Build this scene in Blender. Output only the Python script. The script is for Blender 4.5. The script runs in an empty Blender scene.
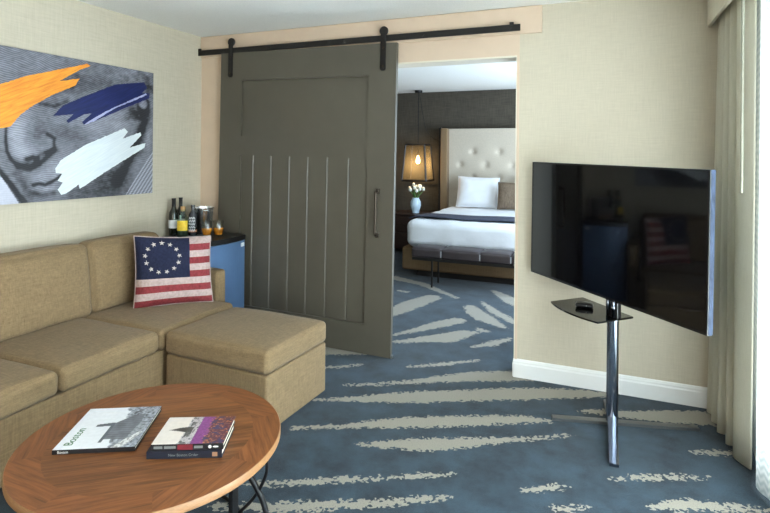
import bpy, bmesh, math, random
import numpy as np
from mathutils import Vector, Matrix, noise as mnoise

S = bpy.context.scene
COL = S.collection
random.seed(4)

# ------------------------------------------------------------------ camera
yaw, pitch, roll = math.radians(-22.536), math.radians(0.0712), math.radians(0.5225)
fw = Vector((math.sin(yaw) * math.cos(pitch), math.cos(yaw) * math.cos(pitch), math.sin(pitch)))
rt = Vector((math.cos(yaw), -math.sin(yaw), 0))
up = rt.cross(fw)
r2 = rt * math.cos(roll) + up * math.sin(roll)
u2 = up * math.cos(roll) - rt * math.sin(roll)
cd = bpy.data.cameras.new('camera')
cam = bpy.data.objects.new('camera', cd)
COL.objects.link(cam)
M = Matrix((r2, u2, -fw)).transposed().to_4x4()
M.translation = Vector((0, 0, 1.5))
cam.matrix_world = M
cd.sensor_width = 36.0
cd.lens = 36.0 * 533.94 / 770.0
cd.shift_x = 0.0
cd.shift_y = -(256.5 - 154.13) / 770.0
cd.clip_start = 0.02
S.camera = cam

# ------------------------------------------------------------------ light
S.view_settings.view_transform = 'Standard'
S.view_settings.look = 'None'
S.view_settings.gamma = 1.0
S.view_settings.use_curve_mapping = False
S.view_settings.exposure = -0.50
S.cycles.use_denoising = True
S.cycles.max_bounces = 10
S.cycles.diffuse_bounces = 5
S.cycles.transparent_max_bounces = 16
S.cycles.sample_clamp_indirect = 6.0
S.cycles.caustics_reflective = False
S.cycles.caustics_refractive = False

W = bpy.data.worlds.new('daylight')
S.world = W
W.use_nodes = True
W.node_tree.nodes['Background'].inputs[0].default_value = (0.78, 0.90, 1.0, 1)
W.node_tree.nodes['Background'].inputs[1].default_value = 1.6


def area(name, loc, rot, sx, sy, power, color):
    l = bpy.data.lights.new(name, 'AREA')
    l.shape = 'RECTANGLE'
    l.size, l.size_y = sx, sy
    l.energy = power
    l.color = color
    o = bpy.data.objects.new(name, l)
    COL.objects.link(o)
    o.location = loc
    o.rotation_euler = rot
    return o


# daylight outside the windows of the right-hand wall (an area lamp shines along its own -Z)
area('window_daylight', (1.12, 1.20, 1.25), (0, math.radians(90), 0), 2.1, 3.0, 560, (0.80, 0.91, 1.0))
area('bedroom_window_daylight', (1.12, 5.9, 1.25), (0, math.radians(90), 0), 2.0, 2.6, 400, (0.62, 0.80, 1.0))
# fill lamps added outside both windows, tilted up to lighten the ceilings
area('ceiling_fill_light', (1.55, 1.20, 0.25), (0, math.radians(128), 0), 1.0, 3.0, 900, (0.93, 0.96, 1.0))
area('bedroom_ceiling_fill_light', (1.55, 5.9, 0.25), (0, math.radians(128), 0), 1.0, 2.6, 120, (1.0, 0.97, 0.92))
# soft fill added behind the camera for the surfaces facing it, no window there
area('rear_fill_light', (-1.3, -2.50, 1.4), (math.radians(90), 0, 0), 2.2, 1.8, 45, (1.0, 0.93, 0.84))
# warm overhead fill added behind the camera, no ceiling lamp seen
area('warm_fill_light', (-1.3, -0.9, 2.44), (0, 0, 0), 0.5, 0.5, 22, (1.0, 0.80, 0.58))


# ------------------------------------------------------------------ helpers
def lin(c):
    out = []
    for v in c[:3]:
        v /= 255.0
        out.append(v / 12.92 if v <= 0.04045 else ((v + 0.055) / 1.055) ** 2.4)
    return (*out, 1.0)


def nodes_of(name):
    m = bpy.data.materials.new(name)
    m.use_nodes = True
    nt = m.node_tree
    return m, nt, nt.nodes['Principled BSDF']


def N(nt, typ, **kw):
    n = nt.nodes.new(typ)
    for k, v in kw.items():
        if k == 'inp':
            for kk, vv in v.items():
                n.inputs[kk].default_value = vv
        else:
            setattr(n, k, v)
    return n


def mat(name, rgb, rough=0.6, metal=0.0, var=0.12, scale=30.0, bump=0.0, bscale=200.0, stretch=(1, 1, 1),
        spec=0.5, coat=0.0, sheen=0.0, dist=0.002):
    """a surface of one colour with a noise variation of `var` and an optional noise bump"""
    m, nt, p = nodes_of(name)
    tc = N(nt, 'ShaderNodeTexCoord')
    mp = N(nt, 'ShaderNodeMapping', inp={'Scale': stretch})
    nt.links.new(tc.outputs['Object'], mp.inputs['Vector'])
    nz = N(nt, 'ShaderNodeTexNoise', inp={'Scale': scale, 'Detail': 4.0})
    nt.links.new(mp.outputs[0], nz.inputs['Vector'])
    c = lin(rgb)
    ramp = N(nt, 'ShaderNodeValToRGB')
    ramp.color_ramp.elements[0].position = 0.3
    ramp.color_ramp.elements[1].position = 0.7
    ramp.color_ramp.elements[0].color = tuple(max(0, x * (1 - var)) for x in c[:3]) + (1,)
    ramp.color_ramp.elements[1].color = tuple(min(1, x * (1 + var)) for x in c[:3]) + (1,)
    nt.links.new(nz.outputs['Fac'], ramp.inputs[0])
    nt.links.new(ramp.outputs[0], p.inputs['Base Color'])
    p.inputs['Roughness'].default_value = rough
    p.inputs['Metallic'].default_value = metal
    p.inputs['Specular IOR Level'].default_value = spec
    p.inputs['Coat Weight'].default_value = coat
    p.inputs['Sheen Weight'].default_value = sheen
    if bump:
        n2 = N(nt, 'ShaderNodeTexNoise', inp={'Scale': bscale, 'Detail': 3.0})
        nt.links.new(mp.outputs[0], n2.inputs['Vector'])
        b = N(nt, 'ShaderNodeBump', inp={'Strength': bump, 'Distance': dist})
        nt.links.new(n2.outputs['Fac'], b.inputs['Height'])
        nt.links.new(b.outputs[0], p.inputs['Normal'])
    return m


def weave(name, rgb, rgb2, scale=220.0, axes=('Y', 'Z'), rough=0.85, bump=0.25, sheen=0.0, speck=6.0, contrast=1.0):
    """woven cloth or grasscloth paper: two crossing sets of stretched noise threads"""
    m, nt, p = nodes_of(name)
    tc = N(nt, 'ShaderNodeTexCoord')
    facs = []
    for ax in axes:
        sc = {'X': (0.06, 1, 1), 'Y': (1, 0.06, 1), 'Z': (1, 1, 0.06)}[ax]
        mp = N(nt, 'ShaderNodeMapping', inp={'Scale': sc})
        nt.links.new(tc.outputs['Object'], mp.inputs['Vector'])
        nz = N(nt, 'ShaderNodeTexNoise', inp={'Scale': scale, 'Detail': 2.0})
        nt.links.new(mp.outputs[0], nz.inputs['Vector'])
        facs.append(nz.outputs['Fac'])
    mx = N(nt, 'ShaderNodeMath', operation='ADD')
    nt.links.new(facs[0], mx.inputs[0])
    nt.links.new(facs[1], mx.inputs[1])
    big = N(nt, 'ShaderNodeTexNoise', inp={'Scale': speck, 'Detail': 5.0, 'Roughness': 0.75})
    nt.links.new(tc.outputs['Object'], big.inputs['Vector'])
    mul = N(nt, 'ShaderNodeMath', operation='MULTIPLY_ADD', inp={1: 0.35 if speck < 20 else 1.2})
    nt.links.new(big.outputs['Fac'], mul.inputs[0])
    nt.links.new(mx.outputs[0], mul.inputs[2])
    mid = 1.17 if speck < 20 else 1.6
    mr = N(nt, 'ShaderNodeMapRange', inp={'From Min': mid - 0.3 / contrast, 'From Max': mid + 0.3 / contrast})
    nt.links.new(mul.outputs[0], mr.inputs[0])
    mix = N(nt, 'ShaderNodeMix', data_type='RGBA')
    mix.inputs['A'].default_value = lin(rgb2)
    mix.inputs['B'].default_value = lin(rgb)
    nt.links.new(mr.outputs[0], mix.inputs['Factor'])
    nt.links.new(mix.outputs['Result'], p.inputs['Base Color'])
    p.inputs['Roughness'].default_value = rough
    p.inputs['Sheen Weight'].default_value = sheen
    p.inputs['Specular IOR Level'].default_value = 0.25
    b = N(nt, 'ShaderNodeBump', inp={'Strength': bump, 'Distance': 0.0015})
    nt.links.new(mx.outputs[0], b.inputs['Height'])
    nt.links.new(b.outputs[0], p.inputs['Normal'])
    return m


def emit(name, rgb, strength):
    m, nt, p = nodes_of(name)
    p.inputs['Base Color'].default_value = lin(rgb)
    p.inputs['Emission Color'].default_value = lin(rgb)
    p.inputs['Emission Strength'].default_value = strength
    return m


def glass(name, rgb, alpha_mix=0.75, rough=0.03):
    """thin clear glass that still lets lamp light straight through"""
    m, nt, p = nodes_of(name)
    out = nt.nodes['Material Output']
    t = N(nt, 'ShaderNodeBsdfTransparent')
    t.inputs[0].default_value = lin(rgb)
    g = N(nt, 'ShaderNodeBsdfGlossy')
    g.inputs['Roughness'].default_value = rough
    lw = N(nt, 'ShaderNodeLayerWeight', inp={'Blend': 0.5})
    pw = N(nt, 'ShaderNodeMath', operation='POWER', inp={1: 5.0})
    nt.links.new(lw.outputs['Facing'], pw.inputs[0])
    nzt = N(nt, 'ShaderNodeTexNoise', inp={'Scale': 9.0})
    md = N(nt, 'ShaderNodeMath', operation='MULTIPLY_ADD', inp={1: 0.02, 2: 0.03 + 0.3 * (1.0 - alpha_mix)})
    nt.links.new(nzt.outputs['Fac'], md.inputs[0])
    ad = N(nt, 'ShaderNodeMath', operation='MULTIPLY_ADD', inp={1: 0.6})
    nt.links.new(pw.outputs[0], ad.inputs[0])
    nt.links.new(md.outputs[0], ad.inputs[2])
    mx = N(nt, 'ShaderNodeMixShader')
    nt.links.new(ad.outputs[0], mx.inputs[0])
    nt.links.new(t.outputs[0], mx.inputs[1])
    nt.links.new(g.outputs[0], mx.inputs[2])
    nt.links.new(mx.outputs[0], out.inputs['Surface'])
    return m


def obj(name, bm, m, parent=None, smooth=False, angle=None):
    me = bpy.data.meshes.new(name)
    bmesh.ops.recalc_face_normals(bm, faces=bm.faces)
    bm.to_mesh(me)
    bm.free()
    for mm in (m if isinstance(m, (list, tuple)) else [m]):
        me.materials.append(mm)
    if smooth or angle is not None:
        me.polygons.foreach_set('use_smooth', [True] * len(me.polygons))
        if angle is not None:
            me.set_sharp_from_angle(angle=math.radians(angle))
    o = bpy.data.objects.new(name, me)
    COL.objects.link(o)
    if parent:
        o.parent = parent
    return o


def struct(name, bm, m, parent=None, **kw):
    o = obj(name, bm, m, parent, **kw)
    if parent is None:
        o['kind'] = 'structure'
    return o


def tag(o, label, cat, group=None, kind=None):
    o['label'] = label
    o['category'] = cat
    if group:
        o['group'] = group
    if kind:
        o['kind'] = kind
    return o


def thing(name, label, cat, loc=(0, 0, 0), rotz=0.0, group=None):
    o = bpy.data.objects.new(name, None)
    COL.objects.link(o)
    o.empty_display_size = 0.05
    o.location = loc
    o.rotation_euler = (0, 0, rotz)
    return tag(o, label, cat, group)


def B():
    return bmesh.new()


def box(bm, lo, hi, bev=0.0, seg=2, rot=None, mi=0):
    lo, hi = Vector(lo), Vector(hi)
    c, s = (lo + hi) / 2, hi - lo
    mtx = Matrix.Translation(c) @ (rot.to_4x4() if rot else Matrix()) @ Matrix.Diagonal((s.x, s.y, s.z, 1))
    t = bmesh.new()
    bmesh.ops.create_cube(t, size=1.0, matrix=mtx)
    if bev:
        bmesh.ops.bevel(t, geom=t.edges[:], offset=bev, segments=seg, profile=0.5, affect='EDGES')
    join(bm, t, mi)
    return bm


def join(bm, t, mi=0):
    vm = {}
    for v in t.verts:
        vm[v] = bm.verts.new(v.co)
    for f in t.faces:
        try:
            nf = bm.faces.new([vm[v] for v in f.verts])
            nf.material_index = mi if mi else f.material_index
            nf.smooth = f.smooth
        except ValueError:
            pass
    t.free()


def lathe(bm, prof, loc=(0, 0, 0), n=32, cap=True):
    """prof: (radius, z) pairs revolved about the vertical through loc"""
    rings = []
    for r, z in prof:
        if r < 1e-5:
            rings.append([bm.verts.new((loc[0], loc[1], loc[2] + z))])
        else:
            rings.append([bm.verts.new((loc[0] + r * math.cos(2 * math.pi * i / n), loc[1] + r * math.sin(2 * math.pi * i / n), loc[2] + z)) for i in range(n)])
    for a, b in zip(rings, rings[1:]):
        for i in range(n):
            j = (i + 1) % n
            if len(a) == 1 and len(b) == 1:
                continue
            if len(a) == 1:
                bm.faces.new((a[0], b[j], b[i]))
            elif len(b) == 1:
                bm.faces.new((a[i], a[j], b[0]))
            else:
                bm.faces.new((a[i], a[j], b[j], b[i]))
    if cap:
        if len(rings[0]) > 1:
            bm.faces.new(rings[0][::-1])
        if len(rings[-1]) > 1:
            bm.faces.new(rings[-1])
    return bm


def tube(bm, pts, rad, n=10, flat=1.0):
    """round (or flattened) bar along a polyline"""
    pts = [Vector(p) for p in pts]
    rads = rad if isinstance(rad, (list, tuple)) else [rad] * len(pts)
    rings = []
    prev = None
    for i, p in enumerate(pts):
        d = (pts[min(i + 1, len(pts) - 1)] - pts[max(i - 1, 0)]).normalized()
        if prev is None:
            ref = Vector((0, 0, 1)) if abs(d.z) < 0.9 else Vector((1, 0, 0))
            a = d.cross(ref).normalized()
        else:
            a = (prev - d * prev.dot(d)).normalized()
        prev = a
        b = d.cross(a)
        rings.append([bm.verts.new(p + (a * math.cos(2 * math.pi * k / n) + b * math.sin(2 * math.pi * k / n) * flat) * rads[i]) for k in range(n)])
    for a, b in zip(rings, rings[1:]):
        for k in range(n):
            bm.faces.new((a[k], a[(k + 1) % n], b[(k + 1) % n], b[k]))
    bm.faces.new(rings[0][::-1])
    bm.faces.new(rings[-1])
    return bm


def smooth_pts(pts, k=8):
    """Catmull-Rom through the points"""
    P = [Vector(p) for p in pts]
    P = [P[0] * 2 - P[1]] + P + [P[-1] * 2 - P[-2]]
    out = []
    for i in range(1, len(P) - 2):
        for s in range(k):
            t = s / k
            out.append(0.5 * ((2 * P[i]) + (P[i + 1] - P[i - 1]) * t + (2 * P[i - 1] - 5 * P[i] + 4 * P[i + 1] - P[i + 2]) * t * t
                              + (3 * P[i] - P[i - 1] - 3 * P[i + 1] + P[i + 2]) * t ** 3))
    out.append(P[-2])
    return out


def softbox(bm, lo, hi, r=0.03, puff=(0, 0, 0), n=8, k=4, wob=0.0, seed=0.0):
    """upholstered block: rounded edges, faces that bulge by puff, and a slightly uneven surface"""
    lo, hi = Vector(lo), Vector(hi)
    c, h = (lo + hi) / 2, (hi - lo) / 2

    def par(hh):
        e = min(r / hh, 0.49)
        a = [-1 + e * i / k for i in range(k)]
        mid = [-(1 - e) + 2 * (1 - e) * i / n for i in range(n + 1)]
        return a + mid + [-v for v in a[::-1]]
    ax = [par(h[i]) for i in range(3)]
    L = [len(a) for a in ax]
    cache = {}

    def vert(i, j, l):
        key = (i, j, l)
        if key in cache:
            return cache[key]
        q = Vector((ax[0][i], ax[1][j], ax[2][l]))
        p = Vector((q.x * h.x, q.y * h.y, q.z * h.z))
        inn = Vector([max(-(h[a] - r), min(h[a] - r, p[a])) for a in range(3)])
        d = p - inn
        if d.length > 1e-9:
            p = inn + d.normalized() * r
        f = [1 - q[a] ** 4 for a in range(3)]
        p.x += puff[0] * q.x * f[1] * f[2]
        p.y += puff[1] * q.y * f[0] * f[2]
        p.z += puff[2] * q.z * f[0] * f[1]
        p += c
        if wob:
            p += mnoise.noise_vector(p * 5 + Vector((seed, seed, seed))) * wob
        cache[key] = bm.verts.new(p)
        return cache[key]
    for a in range(3):
        b, d = (a + 1) % 3, (a + 2) % 3
        for end in (0, L[a] - 1):
            for i in range(L[b] - 1):
                for j in range(L[d] - 1):
                    vs = []
                    for di, dj in ((0, 0), (1, 0), (1, 1), (0, 1)):
                        idx = [0, 0, 0]
                        idx[a], idx[b], idx[d] = end, i + di, j + dj
                        vs.append(vert(*idx))
                    bm.faces.new(vs)
    return bm


def prism(bm, pts, d, mi=0):
    """closed outline pts extruded by the vector d"""
    d = Vector(d)
    a = [bm.verts.new(Vector(p)) for p in pts]
    b = [bm.verts.new(Vector(p) + d) for p in pts]
    fs = [bm.faces.new(a[::-1]), bm.faces.new(b)]
    for i in range(len(a)):
        j = (i + 1) % len(a)
        fs.append(bm.faces.new((a[i], a[j], b[j], b[i])))
    for f in fs:
        f.material_index = mi
    return bm


def cyl(bm, a, b, r, n=20):
    return tube(bm, [a, b], r, n)


def text(name, body, size, mtx, m, parent, depth=0.0004, align='LEFT', sx=1.0):
    cu = bpy.data.curves.new(name, 'FONT')
    cu.body = body
    cu.size = size
    cu.extrude = depth
    cu.align_x = align
    t = bpy.data.objects.new(name, cu)
    COL.objects.link(t)
    bpy.context.view_layer.update()
    me = bpy.data.meshes.new_from_object(t.evaluated_get(bpy.context.evaluated_depsgraph_get()))
    bpy.data.objects.remove(t)
    me.transform(mtx @ Matrix.Diagonal((sx, 1, 1, 1)))
    me.materials.clear()
    me.materials.append(m)
    o = bpy.data.objects.new(name, me)
    COL.objects.link(o)
    o.parent = parent
    return o


def attr_mat(name, attr, rough=0.5, hatch=False, coat=0.0, spec=0.4):
    """printed surface: reads the pattern from the mesh's colour attribute"""
    m, nt, p = nodes_of(name)
    at = N(nt, 'ShaderNodeAttribute', attribute_name=attr)
    nz = N(nt, 'ShaderNodeTexNoise', inp={'Scale': 60.0, 'Detail': 5.0})
    tc = N(nt, 'ShaderNodeTexCoord')
    nt.links.new(tc.outputs['Object'], nz.inputs['Vector'])
    fac = nz.outputs['Fac']
    mr = N(nt, 'ShaderNodeMapRange', inp={'From Min': 0.3, 'From Max': 0.7, 'To Min': 0.95, 'To Max': 1.05})
    nt.links.new(fac, mr.inputs[0])
    last = mr.outputs[0]
    if hatch:
        mp = N(nt, 'ShaderNodeMapping', inp={'Rotation': (math.radians(12), 0, 0)})
        nt.links.new(tc.outputs['Object'], mp.inputs['Vector'])
        wv = N(nt, 'ShaderNodeTexWave', bands_direction='Z', inp={'Scale': 26.0, 'Distortion': 16.0, 'Detail': 2.0, 'Detail Scale': 0.18})
        nt.links.new(mp.outputs[0], wv.inputs['Vector'])
        w2 = N(nt, 'ShaderNodeMapRange', inp={'To Min': 0.6, 'To Max': 1.25})
        nt.links.new(wv.outputs['Fac'], w2.inputs[0])
        # the hatching is strong where the attribute's alpha says so
        mx = N(nt, 'ShaderNodeMix', data_type='FLOAT')
        nt.links.new(at.outputs['Alpha'], mx.inputs['Factor'])
        mx.inputs['A'].default_value = 1.0
        nt.links.new(w2.outputs[0], mx.inputs['B'])
        mu = N(nt, 'ShaderNodeMath', operation='MULTIPLY')
        nt.links.new(mx.outputs['Result'], mu.inputs[0])
        nt.links.new(last, mu.inputs[1])
        last = mu.outputs[0]
    vm = N(nt, 'ShaderNodeVectorMath', operation='SCALE')
    nt.links.new(at.outputs['Color'], vm.inputs[0])
    nt.links.new(last, vm.inputs['Scale'])
    nt.links.new(vm.outputs[0], p.inputs['Base Color'])
    p.inputs['Roughness'].default_value = rough
    p.inputs['Coat Weight'].default_value = coat
    p.inputs['Specular IOR Level'].default_value = spec
    return m


def printed_grid(name, nu, nv, pos, colour, m, parent):
    """a sheet of nu x nv faces; pos(u,v) gives a point, colour(u,v arrays) linear RGBA"""
    us, vs = np.meshgrid(np.linspace(0, 1, nu + 1), np.linspace(0, 1, nv + 1))
    co = [pos(u, v) for u, v in zip(us.ravel(), vs.ravel())]
    fs = [(j * (nu + 1) + i, j * (nu + 1) + i + 1, (j + 1) * (nu + 1) + i + 1, (j + 1) * (nu + 1) + i) for j in range(nv) for i in range(nu)]
    me = bpy.data.meshes.new(name)
    me.from_pydata(co, [], fs)
    a = me.color_attributes.new('print', 'FLOAT_COLOR', 'POINT')
    a.data.foreach_set('color', np.asarray(colour(us.ravel(), vs.ravel()), dtype=np.float32).ravel())
    me.materials.append(m)
    o = bpy.data.objects.new(name, me)
    COL.objects.link(o)
    o.parent = parent
    return o

# ------------------------------------------------------------------ the room
XL, XR, YB, YD, YF, ZC = -3.284, 0.85, 3.707, 3.87, 8.22, 2.515   # left wall, window wall, partition front/back, bedroom end wall, ceiling
YN = -2.6                                                          # wall behind the photographer
OX0, OX1, OZ = -1.55, -0.568, 2.186                                # doorway

paper = weave('linen_wallpaper', (200, 190, 170), (181, 172, 153), scale=150, axes=('Y', 'Z'), bump=0.12, contrast=0.6)
paper_x = weave('linen_wallpaper_partition', (201, 191, 171), (186, 176, 157), scale=150, axes=('X', 'Z'), bump=0.12, contrast=0.6)
dark_paper = weave('dark_grasscloth', (84, 78, 68), (66, 60, 52), scale=110, axes=('X', 'Z'), bump=0.2)
trim_paint = mat('blush_trim_paint', (206, 183, 160), 0.5, var=0.03, scale=8)
white_paint = mat('white_gloss_paint', (232, 232, 230), 0.35, var=0.02, scale=8)
ceil_m = mat('textured_ceiling_paint', (240, 240, 236), 0.95, var=0.05, scale=120, bump=0.9, bscale=150, dist=0.006)

STREAKS = [
  [(-1.56, 3.116, 0.006), (-1.363, 3.219, 0.0152), (-1.167, 3.339, 0.0249), (-0.992, 3.473, 0.0533), (-0.807, 3.593, 0.0733), (-0.615, 3.687, 0.0798), (-0.468, 3.734, 0.051)],
  [(-1.631, 2.852, 0.008), (-1.436, 2.953, 0.0268), (-1.266, 3.038, 0.054), (-1.04, 3.159, 0.0757), (-0.834, 3.269, 0.0702), (-0.567, 3.409, 0.0798), (-0.348, 3.513, 0.0743), (-0.173, 3.59, 0.0606), (0.003, 3.651, 0.0307)],
  [(-0.122, 3.36, 0.0106), (-0.024, 3.39, 0.0265), (0.138, 3.421, 0.0464), (0.298, 3.471, 0.0671), (0.531, 3.554, 0.0827), (0.691, 3.598, 0.0558)],
  [(-1.573, 2.513, 0.0108), (-1.442, 2.579, 0.0162), (-1.294, 2.663, 0.0218), (-1.174, 2.735, 0.0442), (-0.989, 2.836, 0.0562), (-0.784, 2.942, 0.0573), (-0.591, 3.038, 0.0468), (-0.43, 3.119, 0.0418), (-0.284, 3.16, 0.012)],
  [(-1.174, 2.501, 0.0048), (-1.062, 2.555, 0.0286), (-0.867, 2.639, 0.0576), (-0.694, 2.73, 0.044), (-0.518, 2.834, 0.0253), (-0.325, 2.944, 0.0126), (-0.17, 3.045, 0.0087)],
  [(-1.504, 2.002, 0.0076), (-1.361, 2.068, 0.0135), (-1.229, 2.145, 0.0174), (-1.093, 2.217, 0.0167), (-0.938, 2.292, 0.0092)],
  [(-0.904, 2.311, 0.0061), (-0.815, 2.366, 0.0156), (-0.71, 2.42, 0.0095), (-0.66, 2.45, 0.0032)],
  [(-1.526, 1.827, 0.0135), (-1.269, 1.931, 0.0262), (-1.141, 1.993, 0.0261), (-1.013, 2.058, 0.0229), (-0.845, 2.144, 0.0199), (-0.731, 2.218, 0.0136), (-0.631, 2.276, 0.0069)],
  [(-0.338, 2.454, 0.0052), (-0.263, 2.504, 0.0151), (-0.192, 2.545, 0.0154), (-0.154, 2.569, 0.0047)],
  [(-0.187, 2.388, 0.0102), (-0.132, 2.414, 0.0137), (-0.069, 2.448, 0.007)],
  [(0.031, 2.707, 0.0042), (0.118, 2.755, 0.0086), (0.241, 2.811, 0.0176), (0.396, 2.881, 0.0136), (0.461, 2.91, 0.0046)],
  [(0.184, 2.557, 0.0051), (0.28, 2.61, 0.0301), (0.365, 2.653, 0.0308), (0.458, 2.676, 0.0232), (0.632, 2.73, 0.0119), (0.674, 2.741, 0.004)],
  [(0.414, 3.116, 0.0064), (0.497, 3.146, 0.0161), (0.578, 3.18, 0.0218), (0.662, 3.217, 0.0111)],
  [(-2.166, 3.55, 0.0854), (-1.962, 3.607, 0.0837), (-1.822, 3.635, 0.0556), (-1.673, 3.657, 0.0121)],
  [(-1.817, 3.314, 0.0142), (-1.728, 3.369, 0.0178), (-1.608, 3.464, 0.0091)],
  [(-1.283, 3.572, 0.009), (-1.184, 3.633, 0.0182), (-1.079, 3.704, 0.0258), (-0.858, 3.883, 0.0097)],
  [(-1.911, 4.521, 0.0601), (-1.862, 4.748, 0.1039), (-1.79, 5.081, 0.1447), (-1.689, 5.4, 0.1114)],
  [(-1.623, 4.143, 0.0173), (-1.463, 4.397, 0.0614), (-1.356, 4.579, 0.0906), (-1.243, 4.74, 0.089)],
  [(-1.555, 3.991, 0.0229), (-1.343, 4.162, 0.0832), (-1.21, 4.248, 0.1257), (-1.098, 4.419, 0.092), (-1.018, 4.482, 0.0389)],
  [(-0.955, 4.136, 0.0155), (-0.833, 4.271, 0.0555), (-0.714, 4.459, 0.0198)],
  [(-1.237, 5.215, 0.0707), (-1.154, 5.068, 0.1063), (-1.023, 4.904, 0.1107), (-0.816, 4.716, 0.0279)],
  [(-1.167, 5.444, 0.0228), (-0.952, 5.113, 0.0594), (-0.75, 4.898, 0.0535), (-0.605, 4.796, 0.0281)],
  [(-2.401, 6.077, 0.0959), (-1.972, 5.913, 0.0725), (-1.442, 5.487, 0.0239)],
  [(-1.141, 5.942, 0.0358), (-0.907, 5.645, 0.119), (-0.737, 5.442, 0.1091)],
  [(-1.026, 4.592, 0.0272), (-0.986, 4.567, 0.0402), (-0.938, 4.546, 0.0264)],
  [(-2.121, 5.522, 0.0218), (-2.006, 5.499, 0.0342)]]
STREAKS += [
    [(-0.9, 1.35, .01), (-0.6, 1.55, .04), (-0.2, 1.75, .05), (0.2, 1.9, .01)],
    [(-1.7, 0.5, .01), (-1.2, 0.75, .05), (-0.6, 1.05, .06), (0.0, 1.3, .01)],
    [(-2.2, 0.0, .01), (-1.5, 0.3, .06), (-0.8, 0.6, .05), (-0.1, 0.95, .01)],
    [(-2.9, -0.9, .01), (-2.0, -0.5, .06), (-1.2, -0.1, .06), (-0.3, 0.3, .01)],
    [(-2.4, -1.7, .01), (-1.5, -1.3, .06), (-0.7, -0.9, .05), (0.2, -0.5, .01)],
    [(-2.6, 1.35, .02), (-2.2, 1.35, .05), (-1.8, 1.30, .05), (-1.5, 1.32, .02)],
]


def carpet():
    m, nt, p = nodes_of('blue_streaked_carpet')
    tc = N(nt, 'ShaderNodeTexCoord')
    at = N(nt, 'ShaderNodeAttribute', attribute_name='streak')
    # tuft-sized jagged edge
    vo = N(nt, 'ShaderNodeTexVoronoi', inp={'Scale': 74.0})
    nt.links.new(tc.outputs['Object'], vo.inputs['Vector'])
    sep = N(nt, 'ShaderNodeSeparateColor')
    nt.links.new(vo.outputs['Color'], sep.inputs[0])
    n1 = N(nt, 'ShaderNodeTexNoise', inp={'Scale': 24.0, 'Detail': 2.0})
    nt.links.new(tc.outputs['Object'], n1.inputs['Vector'])
    a1 = N(nt, 'ShaderNodeMath', operation='MULTIPLY_ADD', inp={1: 0.034, 2: -0.013})
    nt.links.new(sep.outputs[0], a1.inputs[0])
    a2 = N(nt, 'ShaderNodeMath', operation='MULTIPLY_ADD', inp={1: 0.034, 2: -0.017})
    nt.links.new(n1.outputs['Fac'], a2.inputs[0])
    s1 = N(nt, 'ShaderNodeMath', operation='ADD')
    s2 = N(nt, 'ShaderNodeMath', operation='ADD')
    nt.links.new(a1.outputs[0], s1.inputs[0])
    nt.links.new(a2.outputs[0], s1.inputs[1])
    nt.links.new(s1.outputs[0], s2.inputs[0])
    nt.links.new(at.outputs['Fac'], s2.inputs[1])
    th = N(nt, 'ShaderNodeMapRange', inp={'From Min': -0.001, 'From Max': 0.003})
    nt.links.new(s2.outputs[0], th.inputs[0])
    # mottled blue pile
    n3 = N(nt, 'ShaderNodeTexNoise', inp={'Scale': 5.0, 'Detail': 6.0, 'Roughness': 0.65})
    nt.links.new(tc.outputs['Object'], n3.inputs['Vector'])
    rp = N(nt, 'ShaderNodeValToRGB')
    e = rp.color_ramp.elements
    e[0].position, e[1].position = 0.33, 0.7
    e[0].color, e[1].color = lin((22, 35, 45)), lin((47, 66, 79))
    nt.links.new(n3.outputs['Fac'], rp.inputs[0])
    n4 = N(nt, 'ShaderNodeTexNoise', inp={'Scale': 260.0, 'Detail': 2.0})
    nt.links.new(tc.outputs['Object'], n4.inputs['Vector'])
    r4 = N(nt, 'ShaderNodeMapRange', inp={'From Min': 0.3, 'From Max': 0.7, 'To Min': 0.7, 'To Max': 1.3})
    nt.links.new(n4.outputs['Fac'], r4.inputs[0])
    mix = N(nt, 'ShaderNodeMix', data_type='RGBA')
    nt.links.new(th.outputs[0], mix.inputs['Factor'])
    nt.links.new(rp.outputs[0], mix.inputs['A'])
    mix.inputs['B'].default_value = lin((141, 135, 123))
    vm = N(nt, 'ShaderNodeVectorMath', operation='SCALE')
    nt.links.new(mix.outputs['Result'], vm.inputs[0])
    nt.links.new(r4.outputs[0], vm.inputs['Scale'])
    nt.links.new(vm.outputs[0], p.inputs['Base Color'])
    p.inputs['Roughness'].default_value = 0.95
    p.inputs['Specular IOR Level'].default_value = 0.1
    p.inputs['Sheen Weight'].default_value = 0.15
    b = N(nt, 'ShaderNodeBump', inp={'Strength': 0.5, 'Distance': 0.004})
    nt.links.new(n4.outputs['Fac'], b.inputs['Height'])
    nt.links.new(b.outputs[0], p.inputs['Normal'])
    return m


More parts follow.
